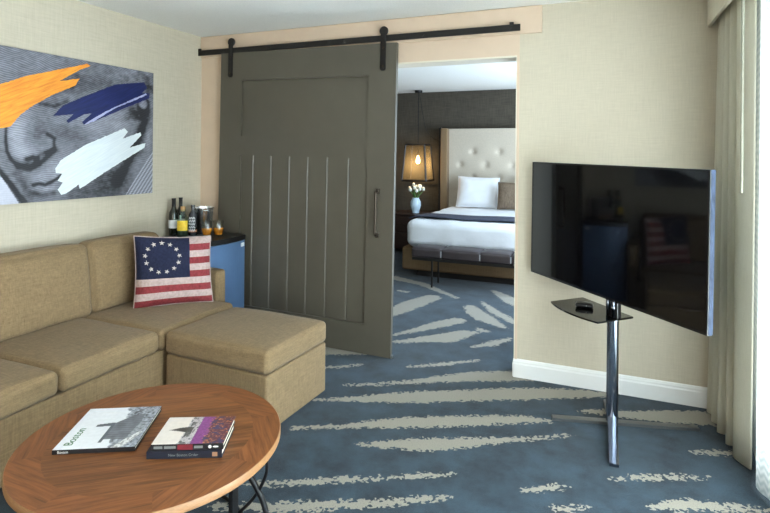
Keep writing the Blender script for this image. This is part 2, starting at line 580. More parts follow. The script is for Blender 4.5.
def make_floor():
    x0, x1, y0, y1 = XL - 0.3, XR + 0.12, YN - 0.1, YF + 0.1
    nx, ny = int((x1 - x0) / 0.022), int((y1 - y0) / 0.022)
    gx, gy = np.meshgrid(np.linspace(x0, x1, nx + 1), np.linspace(y0, y1, ny + 1))
    P = np.stack([gx.ravel(), gy.ravel()], 1)
    val = np.full(len(P), -1.0)
    for st in STREAKS:
        far = 0.82 if st[0][1] > 3.95 else 1.0
        for (ax, ay, aw), (bx, by, bw) in zip(st, st[1:]):
            a, d = np.array((ax, ay)), np.array((bx - ax, by - ay))
            sel = (P[:, 0] > min(ax, bx) - 0.3) & (P[:, 0] < max(ax, bx) + 0.3) & (P[:, 1] > min(ay, by) - 0.3) & (P[:, 1] < max(ay, by) + 0.3)
            Q = P[sel] - a
            t = np.clip(Q @ d / (d @ d + 1e-9), 0, 1)
            dist = np.linalg.norm(Q - t[:, None] * d, axis=1)
            val[sel] = np.maximum(val[sel], far * (aw + (bw - aw) * t) - dist)
    me = bpy.data.meshes.new('floor')
    idx = np.arange((nx + 1) * (ny + 1)).reshape(ny + 1, nx + 1)
    q = np.stack([idx[:-1, :-1], idx[:-1, 1:], idx[1:, 1:], idx[1:, :-1]], -1).reshape(-1, 4)
    co = np.concatenate([P, np.zeros((len(P), 1))], 1)
    me.from_pydata(co.tolist(), [], q.tolist())
    a = me.attributes.new('streak', 'FLOAT', 'POINT')
    a.data.foreach_set('value', val.astype(np.float32))
    me.materials.append(carpet())
    o = bpy.data.objects.new('floor', me)
    COL.objects.link(o)
    o['kind'] = 'structure'


make_floor()
struct('ceiling', box(B(), (XL - 0.3, YN - 0.1, ZC), (XR + 0.12, YF + 0.1, ZC + 0.1)), ceil_m)
struct('wall_left', box(B(), (XL - 0.12, YN, 0), (XL, YB, ZC)), paper)
b = B()
box(b, (XL - 0.12, YB, 0), (OX0, YD, ZC))
box(b, (OX1, YB, 0), (XR, YD, ZC))
box(b, (OX0, YB, OZ), (OX1, YD, ZC))
struct('wall_back', b, paper_x)
struct('wall_near', box(B(), (XL - 0.12, YN - 0.12, 0), (XR + 0.12, YN, ZC)), paper_x)
struct('wall_far', box(B(), (XL - 0.3, YF, 0), (XR + 0.12, YF + 0.12, ZC)), dark_paper)
struct('wall_bedroom_left', box(B(), (XL - 0.3, YD, 0), (XL - 0.18, YF, ZC)), dark_paper)
# window wall with its two openings
W1, W2 = (-0.35, 2.78, 0.12, 2.30), (4.6, 7.2, 0.12, 2.30)
b = B()
ys = [YN, W1[0], W1[1], W2[0], W2[1], YF]
for i in (0, 2, 4):
    box(b, (XR, ys[i], 0), (XR + 0.12, ys[i + 1], ZC))
for w in (W1, W2):
    box(b, (XR, w[0], 0), (XR + 0.12, w[1], w[2]))
    box(b, (XR, w[0], w[3]), (XR + 0.12, w[1], ZC))
struct('wall_right', b, paper)
pane_m = glass('window_glass', (250, 252, 252), 0.9)
for k, w in enumerate((W1, W2)):
    b = B()
    xm = XR + 0.05
    for y in (w[0], (w[0] + w[1]) / 2 - 0.02, w[1] - 0.04):
        box(b, (xm, y, w[2]), (xm + 0.05, y + 0.04, w[3]), 0.004)
    for z in (w[2], w[3] - 0.04):
        box(b, (xm, w[0], z), (xm + 0.05, w[1], z + 0.04), 0.004)
    f = struct('window_%d' % (k + 1), b, white_paint)
    obj('glass_pane', box(B(), (xm + 0.022, w[0] + 0.03, w[2] + 0.03), (xm + 0.028, w[1] - 0.03, w[3] - 0.03)), pane_m, f)

# blush-painted boards round the doorway, the header board the track hangs on, the baseboards
b = B()
box(b, (XL, YB - 0.004, 0), (OX0, YB, 2.33))
box(b, (OX0, YB - 0.004, OZ), (OX1, YB, 2.33))
box(b, (OX1, YB - 0.004, 0), (-0.552, YB, 2.33))
struct('trim_1', b, trim_paint)
struct('trim_2', box(B(), (XL + 0.002, YB - 0.020, 2.328), (-0.404, YB, ZC - 0.004), 0.003), trim_paint)
b = B()
box(b, (OX0, YB - 0.004, 0), (OX0 + 0.004, YD + 0.004, OZ))
box(b, (OX1 - 0.006, YB - 0.004, 0), (OX1, YD + 0.004, OZ))
box(b, (OX0, YB - 0.004, OZ - 0.012), (OX1, YD + 0.004, OZ))
struct('trim_3', b, mat('jamb_cream_paint', (220, 212, 196), 0.5, var=0.03, scale=8))
b = B()
prof = [(0, 0), (0.016, 0), (0.016, 0.088), (0.012, 0.098), (0.012, 0.106), (0.006, 0.118), (0, 0.122)]
prism(b, [(OX1 - 0.008, YB - d, z) for d, z in prof], (XR - OX1, 0, 0))
prism(b, [(OX1 + 0.001 - d, YB - 0.004, z) for d, z in prof], (0, YD - YB, 0))
struct('baseboard_back', b, white_paint)
b = B()
prism(b, [(XL + d, YN, z) for d, z in prof], (0, YB - YN, 0))
struct('baseboard_left', b, white_paint)

# ------------------------------------------------------------------ curtains on the window wall
drape_m = weave('olive_drape_cloth', (228, 225, 210), (214, 210, 194), scale=260, axes=('Y', 'Z'), bump=0.1, rough=0.7, contrast=0.6)


def translucent(m, f):
    nt = m.node_tree
    p = nt.nodes['Principled BSDF']
    tl = N(nt, 'ShaderNodeBsdfTranslucent')
    nt.links.new(p.inputs['Base Color'].links[0].from_socket, tl.inputs[0])
    mx = N(nt, 'ShaderNodeMixShader', inp={0: f})
    nt.links.new(p.outputs[0], mx.inputs[1])
    nt.links.new(tl.outputs[0], mx.inputs[2])
    nt.links.new(mx.outputs[0], nt.nodes['Material Output'].inputs['Surface'])


translucent(drape_m, 0.4)


def sheer_mat():
    m, nt, p = nodes_of('white_sheer')
    out = nt.nodes['Material Output']
    tc = N(nt, 'ShaderNodeTexCoord')
    wv = N(nt, 'ShaderNodeTexWave', bands_direction='Z', inp={'Scale': 9.0, 'Distortion': 0.0})
    sep = N(nt, 'ShaderNodeSeparateXYZ')
    nt.links.new(tc.outputs['Object'], sep.inputs[0])
    # herringbone: z +/- zigzag(y)
    pp = N(nt, 'ShaderNodeMath', operation='PINGPONG', inp={1: 0.02})
    nt.links.new(sep.outputs['Y'], pp.inputs[0])
    ad = N(nt, 'ShaderNodeMath', operation='ADD')
    nt.links.new(sep.outputs['Z'], ad.inputs[0])
    nt.links.new(pp.outputs[0], ad.inputs[1])
    cb = N(nt, 'ShaderNodeCombineXYZ')
    nt.links.new(ad.outputs[0], cb.inputs['Z'])
    nt.links.new(cb.outputs[0], wv.inputs['Vector'])
    d = N(nt, 'ShaderNodeBsdfDiffuse')
    tl = N(nt, 'ShaderNodeBsdfTranslucent')
    tr = N(nt, 'ShaderNodeBsdfTransparent')
    rp = N(nt, 'ShaderNodeValToRGB')
    rp.color_ramp.elements[0].color = lin((214, 222, 222))
    rp.color_ramp.elements[1].color = lin((248, 250, 248))
    nt.links.new(wv.outputs['Fac'], rp.inputs[0])
    for s in (d, tl):
        nt.links.new(rp.outputs[0], s.inputs[0])
    m1 = N(nt, 'ShaderNodeMixShader', inp={0: 0.55})
    nt.links.new(d.outputs[0], m1.inputs[1])
    nt.links.new(tl.outputs[0], m1.inputs[2])
    m2 = N(nt, 'ShaderNodeMixShader', inp={0: 0.36})
    nt.links.new(m1.outputs[0], m2.inputs[1])
    nt.links.new(tr.outputs[0], m2.inputs[2])
    nt.links.new(m2.outputs[0], out.inputs['Surface'])
    return m


def hanging(name, path, z0, z1, m, parent, thick=0.003, lean=0.0, nz=14):
    """cloth hanging from a track: path(t) gives (x, y) along the top, folds flare a little towards the hem"""
    bm = B()
    n = len(path)
    cx = sum(p[0] for p in path) / n
    rows = []
    for k in range(nz + 1):
        t = k / nz
        z = z1 + (z0 - z1) * t
        rows.append([bm.verts.new((x - lean * t * max(0.0, min(1.0, (y + 0.14) / 0.5)) + 0.002 * math.sin(3 * t + i * 0.31), y + 0.006 * math.sin(4 * t + i * 0.17) * t, z)) for i, (x, y) in enumerate(path)])
    for a, b2 in zip(rows, rows[1:]):
        for i in range(n - 1):
            bm.faces.new((a[i], a[i + 1], b2[i + 1], b2[i]))
    o = obj(name, bm, m, parent, smooth=True)
    md = o.modifiers.new('thickness', 'SOLIDIFY')
    md.thickness = thick
    return o


dr = thing('drape', 'olive beige floor-length drape gathered in folds beside the bright window', 'curtain', (0.63, 3.3, 0))


def folds(y0, y1, xm, amp, wl, n, seed, grow=0.0):
    out = []
    rnd = random.Random(seed)
    ph = 0.0
    for i in range(n + 1):
        t = i / n
        y = y0 + (y1 - y0) * t
        a = amp * (1 + grow * t) * (0.8 + 0.3 * math.sin(i * 0.37 + seed))
        w = wl * (1 + 0.8 * grow * t)
        ph += abs(y1 - y0) / n / w * 2 * math.pi
        out.append((xm + a * math.sin(ph), y + 0.25 * a * math.sin(2 * ph)))
    return out


pth = [(x - 0.63 - 0.012 * (3.685 - y) / 0.5 + 0.012, y - 3.3) for x, y in folds(3.685, 3.19, 0.625, 0.036, 0.110, 140, 1, 0.0)]
last = [(0.606, 3.175), (0.600, 3.145), (0.603, 3.115), (0.616, 3.085), (0.630, 3.058), (0.642, 3.038), (0.650, 3.030), (0.654, 3.038)]
pth += [(p.x - 0.63, p.y - 3.3) for p in smooth_pts([(x, y, 0) for x, y in last], 4)]
hanging('drape_panel', pth, 0.012, 2.47, drape_m, dr, lean=0.048)
sh = thing('sheer_curtain', 'white herringbone sheer curtain glowing with daylight at the right edge', 'curtain', (0.70, 1.3, 0))
first = [(0.705, 3.28), (0.692, 3.15), (0.684, 3.05), (0.668, 2.97), (0.648, 2.915), (0.638, 2.875), (0.645, 2.835), (0.664, 2.795), (0.676, 2.755)]
pth = [(p.x - 0.70, p.y - 1.3) for p in smooth_pts([(x, y, 0) for x, y in first], 5)]
pth += [(x - 0.70, y - 1.3) for x, y in folds(2.74, -0.75, 0.672, 0.017, 0.11, 400, 5)]
hanging('sheer_panel', pth, 0.015, 2.47, sheer_mat(), sh, thick=0.0012, nz=6)
b = B()
cyl(b, (0.592, 2.985, 1.335), (0.592, 2.985, 2.44), 0.006, 10)
obj('draw_wand', b, mat('clear_plastic_wand', (150, 148, 132), 0.2, var=0.02), None)
tag(bpy.data.objects['draw_wand'], 'thin pale curtain wand hanging in front of the olive drape', 'curtain wand')
pel = thing('pelmet', 'fabric-covered box pelmet above the curtains at the ceiling', 'pelmet', (0.70, 1.0, 2.28))
pel_m = weave('pelmet_linen', (214, 207, 190), (196, 188, 170), scale=150, axes=('Y', 'Z'), bump=0.12, contrast=0.6)
b = B()
box(b, (-0.15, -2.9, 0), (-0.13, 2.685, 0.230), 0.003)
obj('front_board', b, pel_m, pel)
obj('end_board', box(B(), (-0.13, -2.9, 0), (0.148, -2.88, 0.230), 0.003), pel_m, pel)
obj('curtain_track', box(B(), (-0.07, -2.88, 0.195), (-0.05, 2.68, 0.230)), white_paint, pel)

# ------------------------------------------------------------------ sliding barn door and its track
door_m = mat('warm_grey_door_paint', (82, 77, 67), 0.42, var=0.04, scale=6, spec=0.45)
black_m = mat('black_iron', (26, 24, 23), 0.5, metal=0.3, var=0.2, scale=40, bump=0.08)
bronze_m = mat('dark_bronze', (62, 54, 46), 0.35, metal=0.8, var=0.1)
DY0, DY1 = 3.648, 3.683
dl, drr, dz0, dz1 = -3.040, -1.442, 0.012, 2.336
door = bpy.data.objects.new('door_1', None)
COL.objects.link(door)
door.location = ((dl + drr) / 2 - 0.015, DY0, dz0)
door['kind'] = 'structure'
hw, hh = (drr - dl) / 2, dz1 - dz0
PL, PR = -2.822 + 2.241, -1.664 + 2.241           # recessed panels, measured from the door's centre line
uz0, uz1, lz0, lz1 = 1.640 - dz0, 2.100 - dz0, 0.235 - dz0, 1.478 - dz0
b = B()
T = DY1 - DY0
for lo, hi in (((-hw, 0, 0), (PL, T, hh)), ((PR, 0, 0), (hw, T, hh)), ((PL, 0, 0), (PR, T, lz0)), ((PL, 0, lz1), (PR, T, uz0)), ((PL, 0, uz1), (PR, T, hh))):
    box(b, lo, hi)
obj('door_frame', b, door_m, door)
bmesh_p = B()
box(bmesh_p, (PL - 0.005, 0.019, uz0 - 0.005), (PR + 0.005, T - 0.006, uz1 + 0.005))
obj('upper_panel', bmesh_p, door_m, door)
gx = [PL] + [v + 2.241 for v in (-2.700, -2.525, -2.350, -2.180, -2.006, -1.822)] + [PR]
for a, c in zip(gx, gx[1:]):
    b = B()
    e = 0.007
    pts = [(a, 0.030), (a, 0.014 + e), (a + e, 0.014), (c - e, 0.014), (c, 0.014 + e), (c, 0.030)]
    prism(b, [(x, y, lz0) for x, y in pts], (0, 0, lz1 - lz0))
    obj('plank', b, door_m, door)
hx = -1.567 + 2.241
b = B()
tube(b, smooth_pts([(hx, 0, 1.237 - dz0), (hx, -0.032, 1.235 - dz0), (hx, -0.045, 1.215 - dz0), (hx, -0.045, 1.07 - dz0), (hx, -0.045, 0.935 - dz0), (hx, -0.032, 0.915 - dz0), (hx, 0, 0.913 - dz0)], 5), 0.010, 10)
for z in (1.237, 0.913):
    lathe(b, [(0.014, -0.02), (0.014, 0.02)], (hx, -0.004, z - dz0), 14)
obj('pull_handle', b, bronze_m, door)
for xx in (-0.698, 0.693):
    b = B()
    box(b, (xx - 0.023, -0.008, 2.153 - dz0), (xx + 0.023, 0.0, 2.415 - dz0), 0.004)
    lathe(b, [(0.023, -0.004), (0.023, 0.004)], (0, 0, 0), 20)
    for v in list(b.verts)[-40:]:
        v.co = Vector((xx + v.co.x, -0.004 + v.co.z, 2.153 - dz0 + v.co.y))
    h = obj('hanger_strap', b, black_m, door)
    b = B()
    lathe(b, [(0.0, -0.010), (0.030, -0.010), (0.034, -0.006), (0.034, 0.006), (0.030, 0.010), (0, 0.010)], (0, 0, 0), 28)
    for v in b.verts:
        v.co = Vector((xx + v.co.x, 0.004 + v.co.z, 2.428 - dz0 + v.co.y))
    obj('wheel', b, black_m, h, angle=40)
    b = B()
    for z in (2.165, 2.30):
        lathe(b, [(0.008, -0.003), (0.006, 0.003), (0, 0.004)], (0, 0, 0), 10)
        for v in list(b.verts)[-21:]:
            v.co = Vector((xx + v.co.x, -0.010 - v.co.z, z - dz0 + v.co.y))
    obj('bolt', b, bronze_m, h)
obj('floor_guide', box(B(), (hw - 0.03, 0.004, -0.010), (hw + 0.012, T - 0.004, 0.02), 0.004), mat('steel_guide', (150, 150, 150), 0.3, metal=1, var=0.05), door)
door.rotation_euler = (0, math.radians(0.72), 0)

tr = thing('sliding_door_track', 'long black flat iron track above the grey sliding door', 'door track', (-1.93, 3.665, 2.343))
obj('rail', box(B(), (-1.352, -0.010, 0.0), (1.388, -0.002, 0.046), 0.002), black_m, tr)
for x in (-1.30, -0.62, 0.06, 0.70, 1.32):
    b = B()
    cyl(b, (x, -0.016, 0.023), (x, 0.022, 0.023), 0.010, 12)
    obj('standoff', b, black_m, tr)
for x in (-1.335, 1.33):
    obj('end_stop', box(B(), (x - 0.014, -0.014, 0.040), (x + 0.014, 0.0, 0.062), 0.003), black_m, tr)
# ------------------------------------------------------------------ sofa and ottoman
sofa_m = weave('olive_chenille', (146, 122, 90), (102, 85, 61), scale=230, speck=70.0, axes=('X', 'Y'), bump=0.5, rough=0.9, sheen=0.08, contrast=0.55)
sofa_v = weave('olive_chenille_upright', (146, 122, 90), (102, 85, 61), scale=230, speck=70.0, axes=('Y', 'Z'), bump=0.5, rough=0.9, sheen=0.08, contrast=0.55)
dark_wood = mat('dark_wood_feet', (40, 30, 24), 0.5, var=0.2, scale=20)
SX, SY = -2.83, 2.10
so = thing('sofa', 'long olive three-seat sofa against the left wall below the painting', 'sofa', (SX, SY, 0))


def sb(lo, hi, **kw):
    return softbox(B(), (lo[0] - SX, lo[1] - SY, lo[2]), (hi[0] - SX, hi[1] - SY, hi[2]), **kw)


Y0, Y1, Y2, Y3 = 1.13, 1.767, 2.386, 3.058
obj('base', sb((-3.255, Y0 - 0.02, 0.035), (-2.415, Y3 + 0.02, 0.334), r=0.012, n=4, k=3), sofa_v, so, smooth=True)
for i, (a, c) in enumerate(((Y0, Y1), (Y1, Y2), (Y2, Y3))):
    obj('seat_cushion', sb((-3.16, a + 0.003, 0.338), (-2.398, c - 0.003, 0.458), r=0.032, puff=(0.012, 0.0, 0.014), wob=0.005, seed=i * 3.7, n=14), sofa_m, so, smooth=True)
bys = (1.13, 1.80, 2.452, 3.056)
for i, (a, c) in enumerate(zip(bys, bys[1:])):
    bm = sb((-3.20, a + 0.003, 0.455), (-3.045, c - 0.003, 0.905), r=0.042, puff=(0.030, 0.006, 0.012), wob=0.008, seed=9 + i * 2.1, n=14)
    for v in bm.verts:                                             # lean back
        v.co.x -= (v.co.z - 0.455) * 0.13 - 0.03
    obj('back_cushion', bm, sofa_v, so, smooth=True)
obj('back_frame', sb((-3.270, Y0 - 0.02, 0.30), (-3.195, Y3 + 0.02, 0.84), r=0.02, n=4), sofa_v, so, smooth=True)
for a in (Y0 - 0.125, Y3 + 0.012):
    obj('arm', sb((-3.262, a, 0.035), (-2.565, a + 0.100, 0.655), r=0.022, puff=(0.006, 0.0, 0.004), n=8), sofa_v, so, smooth=True)
for x in (-3.2, -2.47):
    for y in (1.06, 3.08):
        b = B()
        lathe(b, [(0.018, 0.0), (0.024, 0.037)], (x - SX, y - SY, 0), 14)
        obj('foot', b, dark_wood, so)

ot = thing('ottoman', 'square olive ottoman pushed against the far end of the sofa', 'ottoman', (-2.000, 2.686, 0), math.radians(-2.5))
obj('base', softbox(B(), (-0.362, -0.302, 0.012), (0.366, 0.300, 0.320), r=0.014, n=6, k=3), sofa_v, ot, smooth=True)
obj('seat_cushion', softbox(B(), (-0.370, -0.306, 0.322), (0.372, 0.304, 0.452), r=0.030, puff=(0.006, 0.006, 0.020), wob=0.004, n=14), sofa_m, ot, smooth=True)
for sx in (-1, 1):
    for sy in (-1, 1):
        b = B()
        lathe(b, [(0.022, 0.0), (0.022, 0.013)], (sx * 0.32, sy * 0.26, 0), 12)
        obj('foot', b, dark_wood, ot)

# ------------------------------------------------------------------ flag cushion
red_m = mat('faded_red_cotton', (128, 52, 56), 0.9, var=0.25, scale=70, bump=0.3, bscale=350, spec=0.2)
cream_m = mat('faded_cream_cotton', (180, 160, 155), 0.9, var=0.16, scale=60, bump=0.3, bscale=350, spec=0.2)
navy_m = mat('navy_cotton', (34, 38, 60), 0.9, var=0.25, scale=80, bump=0.3, bscale=350, spec=0.2)
star_m = mat('star_white_cotton', (192, 182, 170), 0.9, var=0.08, scale=60, spec=0.2)


def inside(poly, x, y):
    c = False
    for i in range(len(poly)):
        (x1, y1), (x2, y2) = poly[i - 1], poly[i]
        if (y1 > y) != (y2 > y) and x < (x2 - x1) * (y - y1) / (y2 - y1) + x1:
            c = not c
    return c


STARS = []
for i in range(13):
    a = math.radians(90 + i * 360 / 13)
    cx, cy = 0.345 + 0.225 * math.cos(a), 0.705 + 0.215 * math.sin(a)
    STARS.append((cx, cy, [(cx + (0.036 if k % 2 == 0 else 0.014) * math.cos(math.radians(90 + 36 * k + i * 17)),
                            cy + (0.036 if k % 2 == 0 else 0.014) * math.sin(math.radians(90 + 36 * k + i * 17))) for k in range(10)]))


def flag_index(u, v):
    if u < 0.71 and v > 0.40:
        for cx, cy, poly in STARS:
            if abs(u - cx) < 0.045 and abs(v - cy) < 0.045 and inside(poly, u, v):
                return 3
        return 2
    k = int((1 - v) * 10)
    return 1 if k % 2 == 0 else 0


def pillow(name, corners, thick, m, parent, n=40, index=None, back=None, pinch=0.06, loc=(0, 0, 0)):
    """stuffed square: corners TL TR BL BR, bulging along its own normal"""
    TL, TR, BL, BR = [Vector(c) - Vector(loc) for c in corners]
    nrm = ((TR - TL) + (BR - BL)).cross((TL - BL) + (TR - BR)).normalized()
    bm = B()

    def P(u, v, side):
        # the outline draws in between the corners
        su = pinch * (1 - (2 * v - 1) ** 2)
        sv = pinch * (1 - (2 * u - 1) ** 2)
        uu = 0.5 + (u - 0.5) * (1 - su)
        vv = 0.5 + (v - 0.5) * (1 - sv)
        p = TL * (1 - uu) * vv + TR * uu * vv + BL * (1 - uu) * (1 - vv) + BR * uu * (1 - vv)
        h = max(0.0, (1 - (2 * u - 1) ** 4) * (1 - (2 * v - 1) ** 4)) ** 0.6
        wr = mnoise.noise(Vector((u * 5, v * 5, side * 3.0))) * 0.008 * h
        return p + nrm * side * (thick * 0.5 * h + wr)
    grid = {}
    for side in (1, -1):
        for j in range(n + 1):
            for i in range(n + 1):
                edge = i in (0, n) or j in (0, n)
                if side == -1 and edge:
                    grid[(side, i, j)] = grid[(1, i, j)]
                else:
                    grid[(side, i, j)] = bm.verts.new(P(i / n, j / n, side))
    for side in (1, -1):
        for j in range(n):
            for i in range(n):
                f = bm.faces.new([grid[(side, i + di, j + dj)] for di, dj in ((0, 0), (1, 0), (1, 1), (0, 1))])
                f.smooth = True
                if index:
                    f.material_index = index((i + 0.5) / n, (j + 0.5) / n) if side == 1 else (back if back is not None else 0)
    o = obj(name, bm, m, parent, smooth=True)
    return o, P


fc = ((-2.925, 2.666, 0.940), (-2.585, 3.022, 0.914), (-2.873, 2.621, 0.464), (-2.536, 2.995, 0.464))
floc = (-2.73, 2.83, 0.45)
fl = thing('flag_cushion', 'square cushion with a faded flag print of a star circle and stripes', 'cushion', floc)
cv, FP = pillow('cover', fc, 0.15, [red_m, cream_m, navy_m, star_m], fl, n=150, index=flag_index, back=1, pinch=0.055, loc=floc)
b = B()
ring = [FP(t, 0, 1) for t in np.linspace(0, 1, 24)] + [FP(1, t, 1) for t in np.linspace(0, 1, 24)[1:]] + [FP(t, 1, 1) for t in np.linspace(1, 0, 24)[1:]] + [FP(0, t, 1) for t in np.linspace(1, 0, 24)[1:]]
tube(b, ring, 0.005, 6)
obj('piping', b, cream_m, fl, smooth=True)

# ------------------------------------------------------------------ coffee table
CT, TR_, TH = Vector((-1.584, 1.549, 0)), 0.472, 0.420


def wood(name, rgb, rgb2, ang, sc=1.0, rough=0.42, radial=False, planks=0.09):
    m, nt, p = nodes_of(name)
    tc = N(nt, 'ShaderNodeTexCoord')
    if radial:
        sp = N(nt, 'ShaderNodeSeparateXYZ')
        nt.links.new(tc.outputs['Object'], sp.inputs[0])
        at = N(nt, 'ShaderNodeMath', operation='ARCTAN2')
        nt.links.new(sp.outputs['Y'], at.inputs[0])
        nt.links.new(sp.outputs['X'], at.inputs[1])
        ln = N(nt, 'ShaderNodeVectorMath', operation='LENGTH')
        nt.links.new(tc.outputs['Object'], ln.inputs[0])
        # eight veneer blocks, straight grain of its own direction in each
        fl_ = N(nt, 'ShaderNodeMath', operation='MULTIPLY', inp={1: 8 / (2 * math.pi)})
        nt.links.new(at.outputs[0], fl_.inputs[0])
        fr_ = N(nt, 'ShaderNodeMath', operation='FLOOR')
        nt.links.new(fl_.outputs[0], fr_.inputs[0])
        an = N(nt, 'ShaderNodeMath', operation='MULTIPLY_ADD', inp={1: -2 * math.pi / 8, 2: -math.pi / 8 + ang})
        nt.links.new(fr_.outputs[0], an.inputs[0])
        vr = N(nt, 'ShaderNodeVectorRotate', rotation_type='Z_AXIS')
        nt.links.new(tc.outputs['Object'], vr.inputs['Vector'])
        nt.links.new(an.outputs[0], vr.inputs['Angle'])
        vec = vr.outputs[0]
    else:
        vr = N(nt, 'ShaderNodeVectorRotate', rotation_type='Z_AXIS', inp={'Angle': -ang})
        nt.links.new(tc.outputs['Object'], vr.inputs['Vector'])
        vec = vr.outputs[0]
    mp = N(nt, 'ShaderNodeMapping', inp={'Scale': (1.4, 26, 10)})
    nt.links.new(vec, mp.inputs['Vector'])
    n1 = N(nt, 'ShaderNodeTexNoise', inp={'Scale': 3.2 * sc, 'Detail': 8.0, 'Roughness': 0.65, 'Distortion': 0.5})
    nt.links.new(mp.outputs[0], n1.inputs['Vector'])
    # plank tone
    sy = N(nt, 'ShaderNodeSeparateXYZ')
    nt.links.new(vec, sy.inputs[0])
    dv = N(nt, 'ShaderNodeMath', operation='DIVIDE', inp={1: planks})
    nt.links.new(sy.outputs['Y'], dv.inputs[0])
    fo = N(nt, 'ShaderNodeMath', operation='FLOOR')
    nt.links.new(dv.outputs[0], fo.inputs[0])
    wn = N(nt, 'ShaderNodeTexWhiteNoise', noise_dimensions='1D')
    nt.links.new(fo.outputs[0], wn.inputs['W'])
    ma = N(nt, 'ShaderNodeMath', operation='MULTIPLY_ADD', inp={1: 0.16, 2: -0.08})
    nt.links.new(wn.outputs['Value'], ma.inputs[0])
    ad = N(nt, 'ShaderNodeMath', operation='ADD')
    nt.links.new(n1.outputs['Fac'], ad.inputs[0])
    nt.links.new(ma.outputs[0], ad.inputs[1])
    rp = N(nt, 'ShaderNodeValToRGB')
    rp.color_ramp.elements[0].position, rp.color_ramp.elements[1].position = 0.34, 0.66
    rp.color_ramp.elements[0].color, rp.color_ramp.elements[1].color = lin(rgb2), lin(rgb)
    nt.links.new(ad.outputs[0], rp.inputs[0])
    nt.links.new(rp.outputs[0], p.inputs['Base Color'])
    p.inputs['Roughness'].default_value = rough
    p.inputs['Specular IOR Level'].default_value = 0.35
    bu = N(nt, 'ShaderNodeBump', inp={'Strength': 0.12, 'Distance': 0.001})
    nt.links.new(n1.outputs['Fac'], bu.inputs['Height'])
    nt.links.new(bu.outputs[0], p.inputs['Normal'])
    return m


wood_in = wood('walnut_veneer', (142, 90, 53), (92, 56, 31), math.radians(38))
wood_ring = wood('walnut_border_veneer', (136, 84, 49), (86, 50, 28), math.radians(70), radial=True, planks=0.05)
wood_edge = mat('walnut_edge', (144, 104, 66), 0.45, var=0.2, scale=14, stretch=(4, 4, 40))
iron_m = mat('black_table_iron', (24, 24, 26), 0.45, metal=0.4, var=0.1)
ct = thing('coffee_table', 'round walnut coffee table on a black iron base', 'coffee table', CT)
RI = 0.365
b = B()
lathe(b, [(0.0, TH - 0.030), (TR_ - 0.004, TH - 0.030), (TR_, TH - 0.026), (TR_, TH - 0.004), (TR_ - 0.003, TH)], (0, 0, 0), 128, cap=False)
lathe(b, [(TR_ - 0.003, TH), (RI, TH)], (0, 0, 0), 128, cap=False)
for f in b.faces:
    if all(v.co.z > TH - 1e-4 for v in f.verts):
        f.material_index = 1
bmesh.ops.remove_doubles(b, verts=b.verts[:], dist=1e-5)
obj('tabletop', b, [wood_edge, wood_ring], ct, angle=40)
b = B()
lathe(b, [(0.0, TH), (RI, TH), (RI, TH - 0.02), (0.0, TH - 0.02)], (0, 0, 0), 128, cap=False)
obj('inlay', b, wood_in, ct)
for k in range(3):
    a0 = math.radians(16 + 120 * k)
    rot = Matrix.Rotation(a0, 4, 'Z')

    def rp_(r, z):
        return rot @ Vector((r, 0, z))
    b = B()
    tube(b, smooth_pts([rp_(0.440, 0.392), rp_(0.444, 0.345), rp_(0.438, 0.300), rp_(0.400, 0.225), rp_(0.330, 0.150), rp_(0.240, 0.085), rp_(0.165, 0.04), rp_(0.12, 0.010)], 5), 0.0065, 8)
    obj('bowed_rod', b, iron_m, ct, smooth=True)
    b = B()
    tube(b, smooth_pts([rp_(0.30, 0.390), rp_(0.345, 0.345), rp_(0.40, 0.262), rp_(0.432, 0.20), rp_(0.444, 0.14), rp_(0.435, 0.07), rp_(0.41, 0.009)], 5), 0.011, 8)
    obj('leg', b, iron_m, ct, smooth=True)
    ap = math.radians(9 + 120 * k)
    b = B()
    box(b, (-0.008, -0.022, 0.008), (0.008, 0.022, 0.390), 0.002)
    bmesh.ops.transform(b, matrix=Matrix.Rotation(ap, 4, 'Z') @ Matrix.Translation((0.335, 0, 0)), verts=b.verts)
    obj('post', b, iron_m, ct)
b = B()
for r, z, t in ((0.335, 0.010, 0.008), (0.12, 0.009, 0.008), (0.37, 0.384, 0.006)):
    pts = [Vector((r * math.cos(t_), r * math.sin(t_), z)) for t_ in np.linspace(0, 2 * math.pi, 49)]
    tube(b, pts, t, 8)
obj('base_ring', b, iron_m, ct, smooth=True)

# ------------------------------------------------------------------ books on the coffee table
page_m = mat('book_pages', (226, 220, 206), 0.9, var=0.08, scale=30, stretch=(1, 1, 60))
black_cover = mat('black_book_cloth', (24, 24, 28), 0.45, var=0.1)
navy_cover = mat('navy_book_cloth', (24, 30, 44), 0.45, var=0.1)
print_m = attr_mat('printed_cover', 'print', 0.35, coat=0.2)
white_ink = mat('white_ink', (222, 222, 218), 0.6, var=0.02)
green_ink = mat('green_ink', (62, 112, 74), 0.6, var=0.02)
grey_ink = mat('grey_ink', (120, 124, 122), 0.6, var=0.02)
maroon_ink = mat('maroon_ink', (110, 34, 44), 0.5, var=0.05)


def fbm(u, v, f, seed=0.0, o=4):
    out = np.zeros_like(u)
    for i, (a, c) in enumerate(zip(u, v)):
        out[i] = mnoise.fractal(Vector((a * f, c * f, seed)), 0.8, 2.0, o)
    return out


def linv(c):
    return np.array(lin(c)[:3])


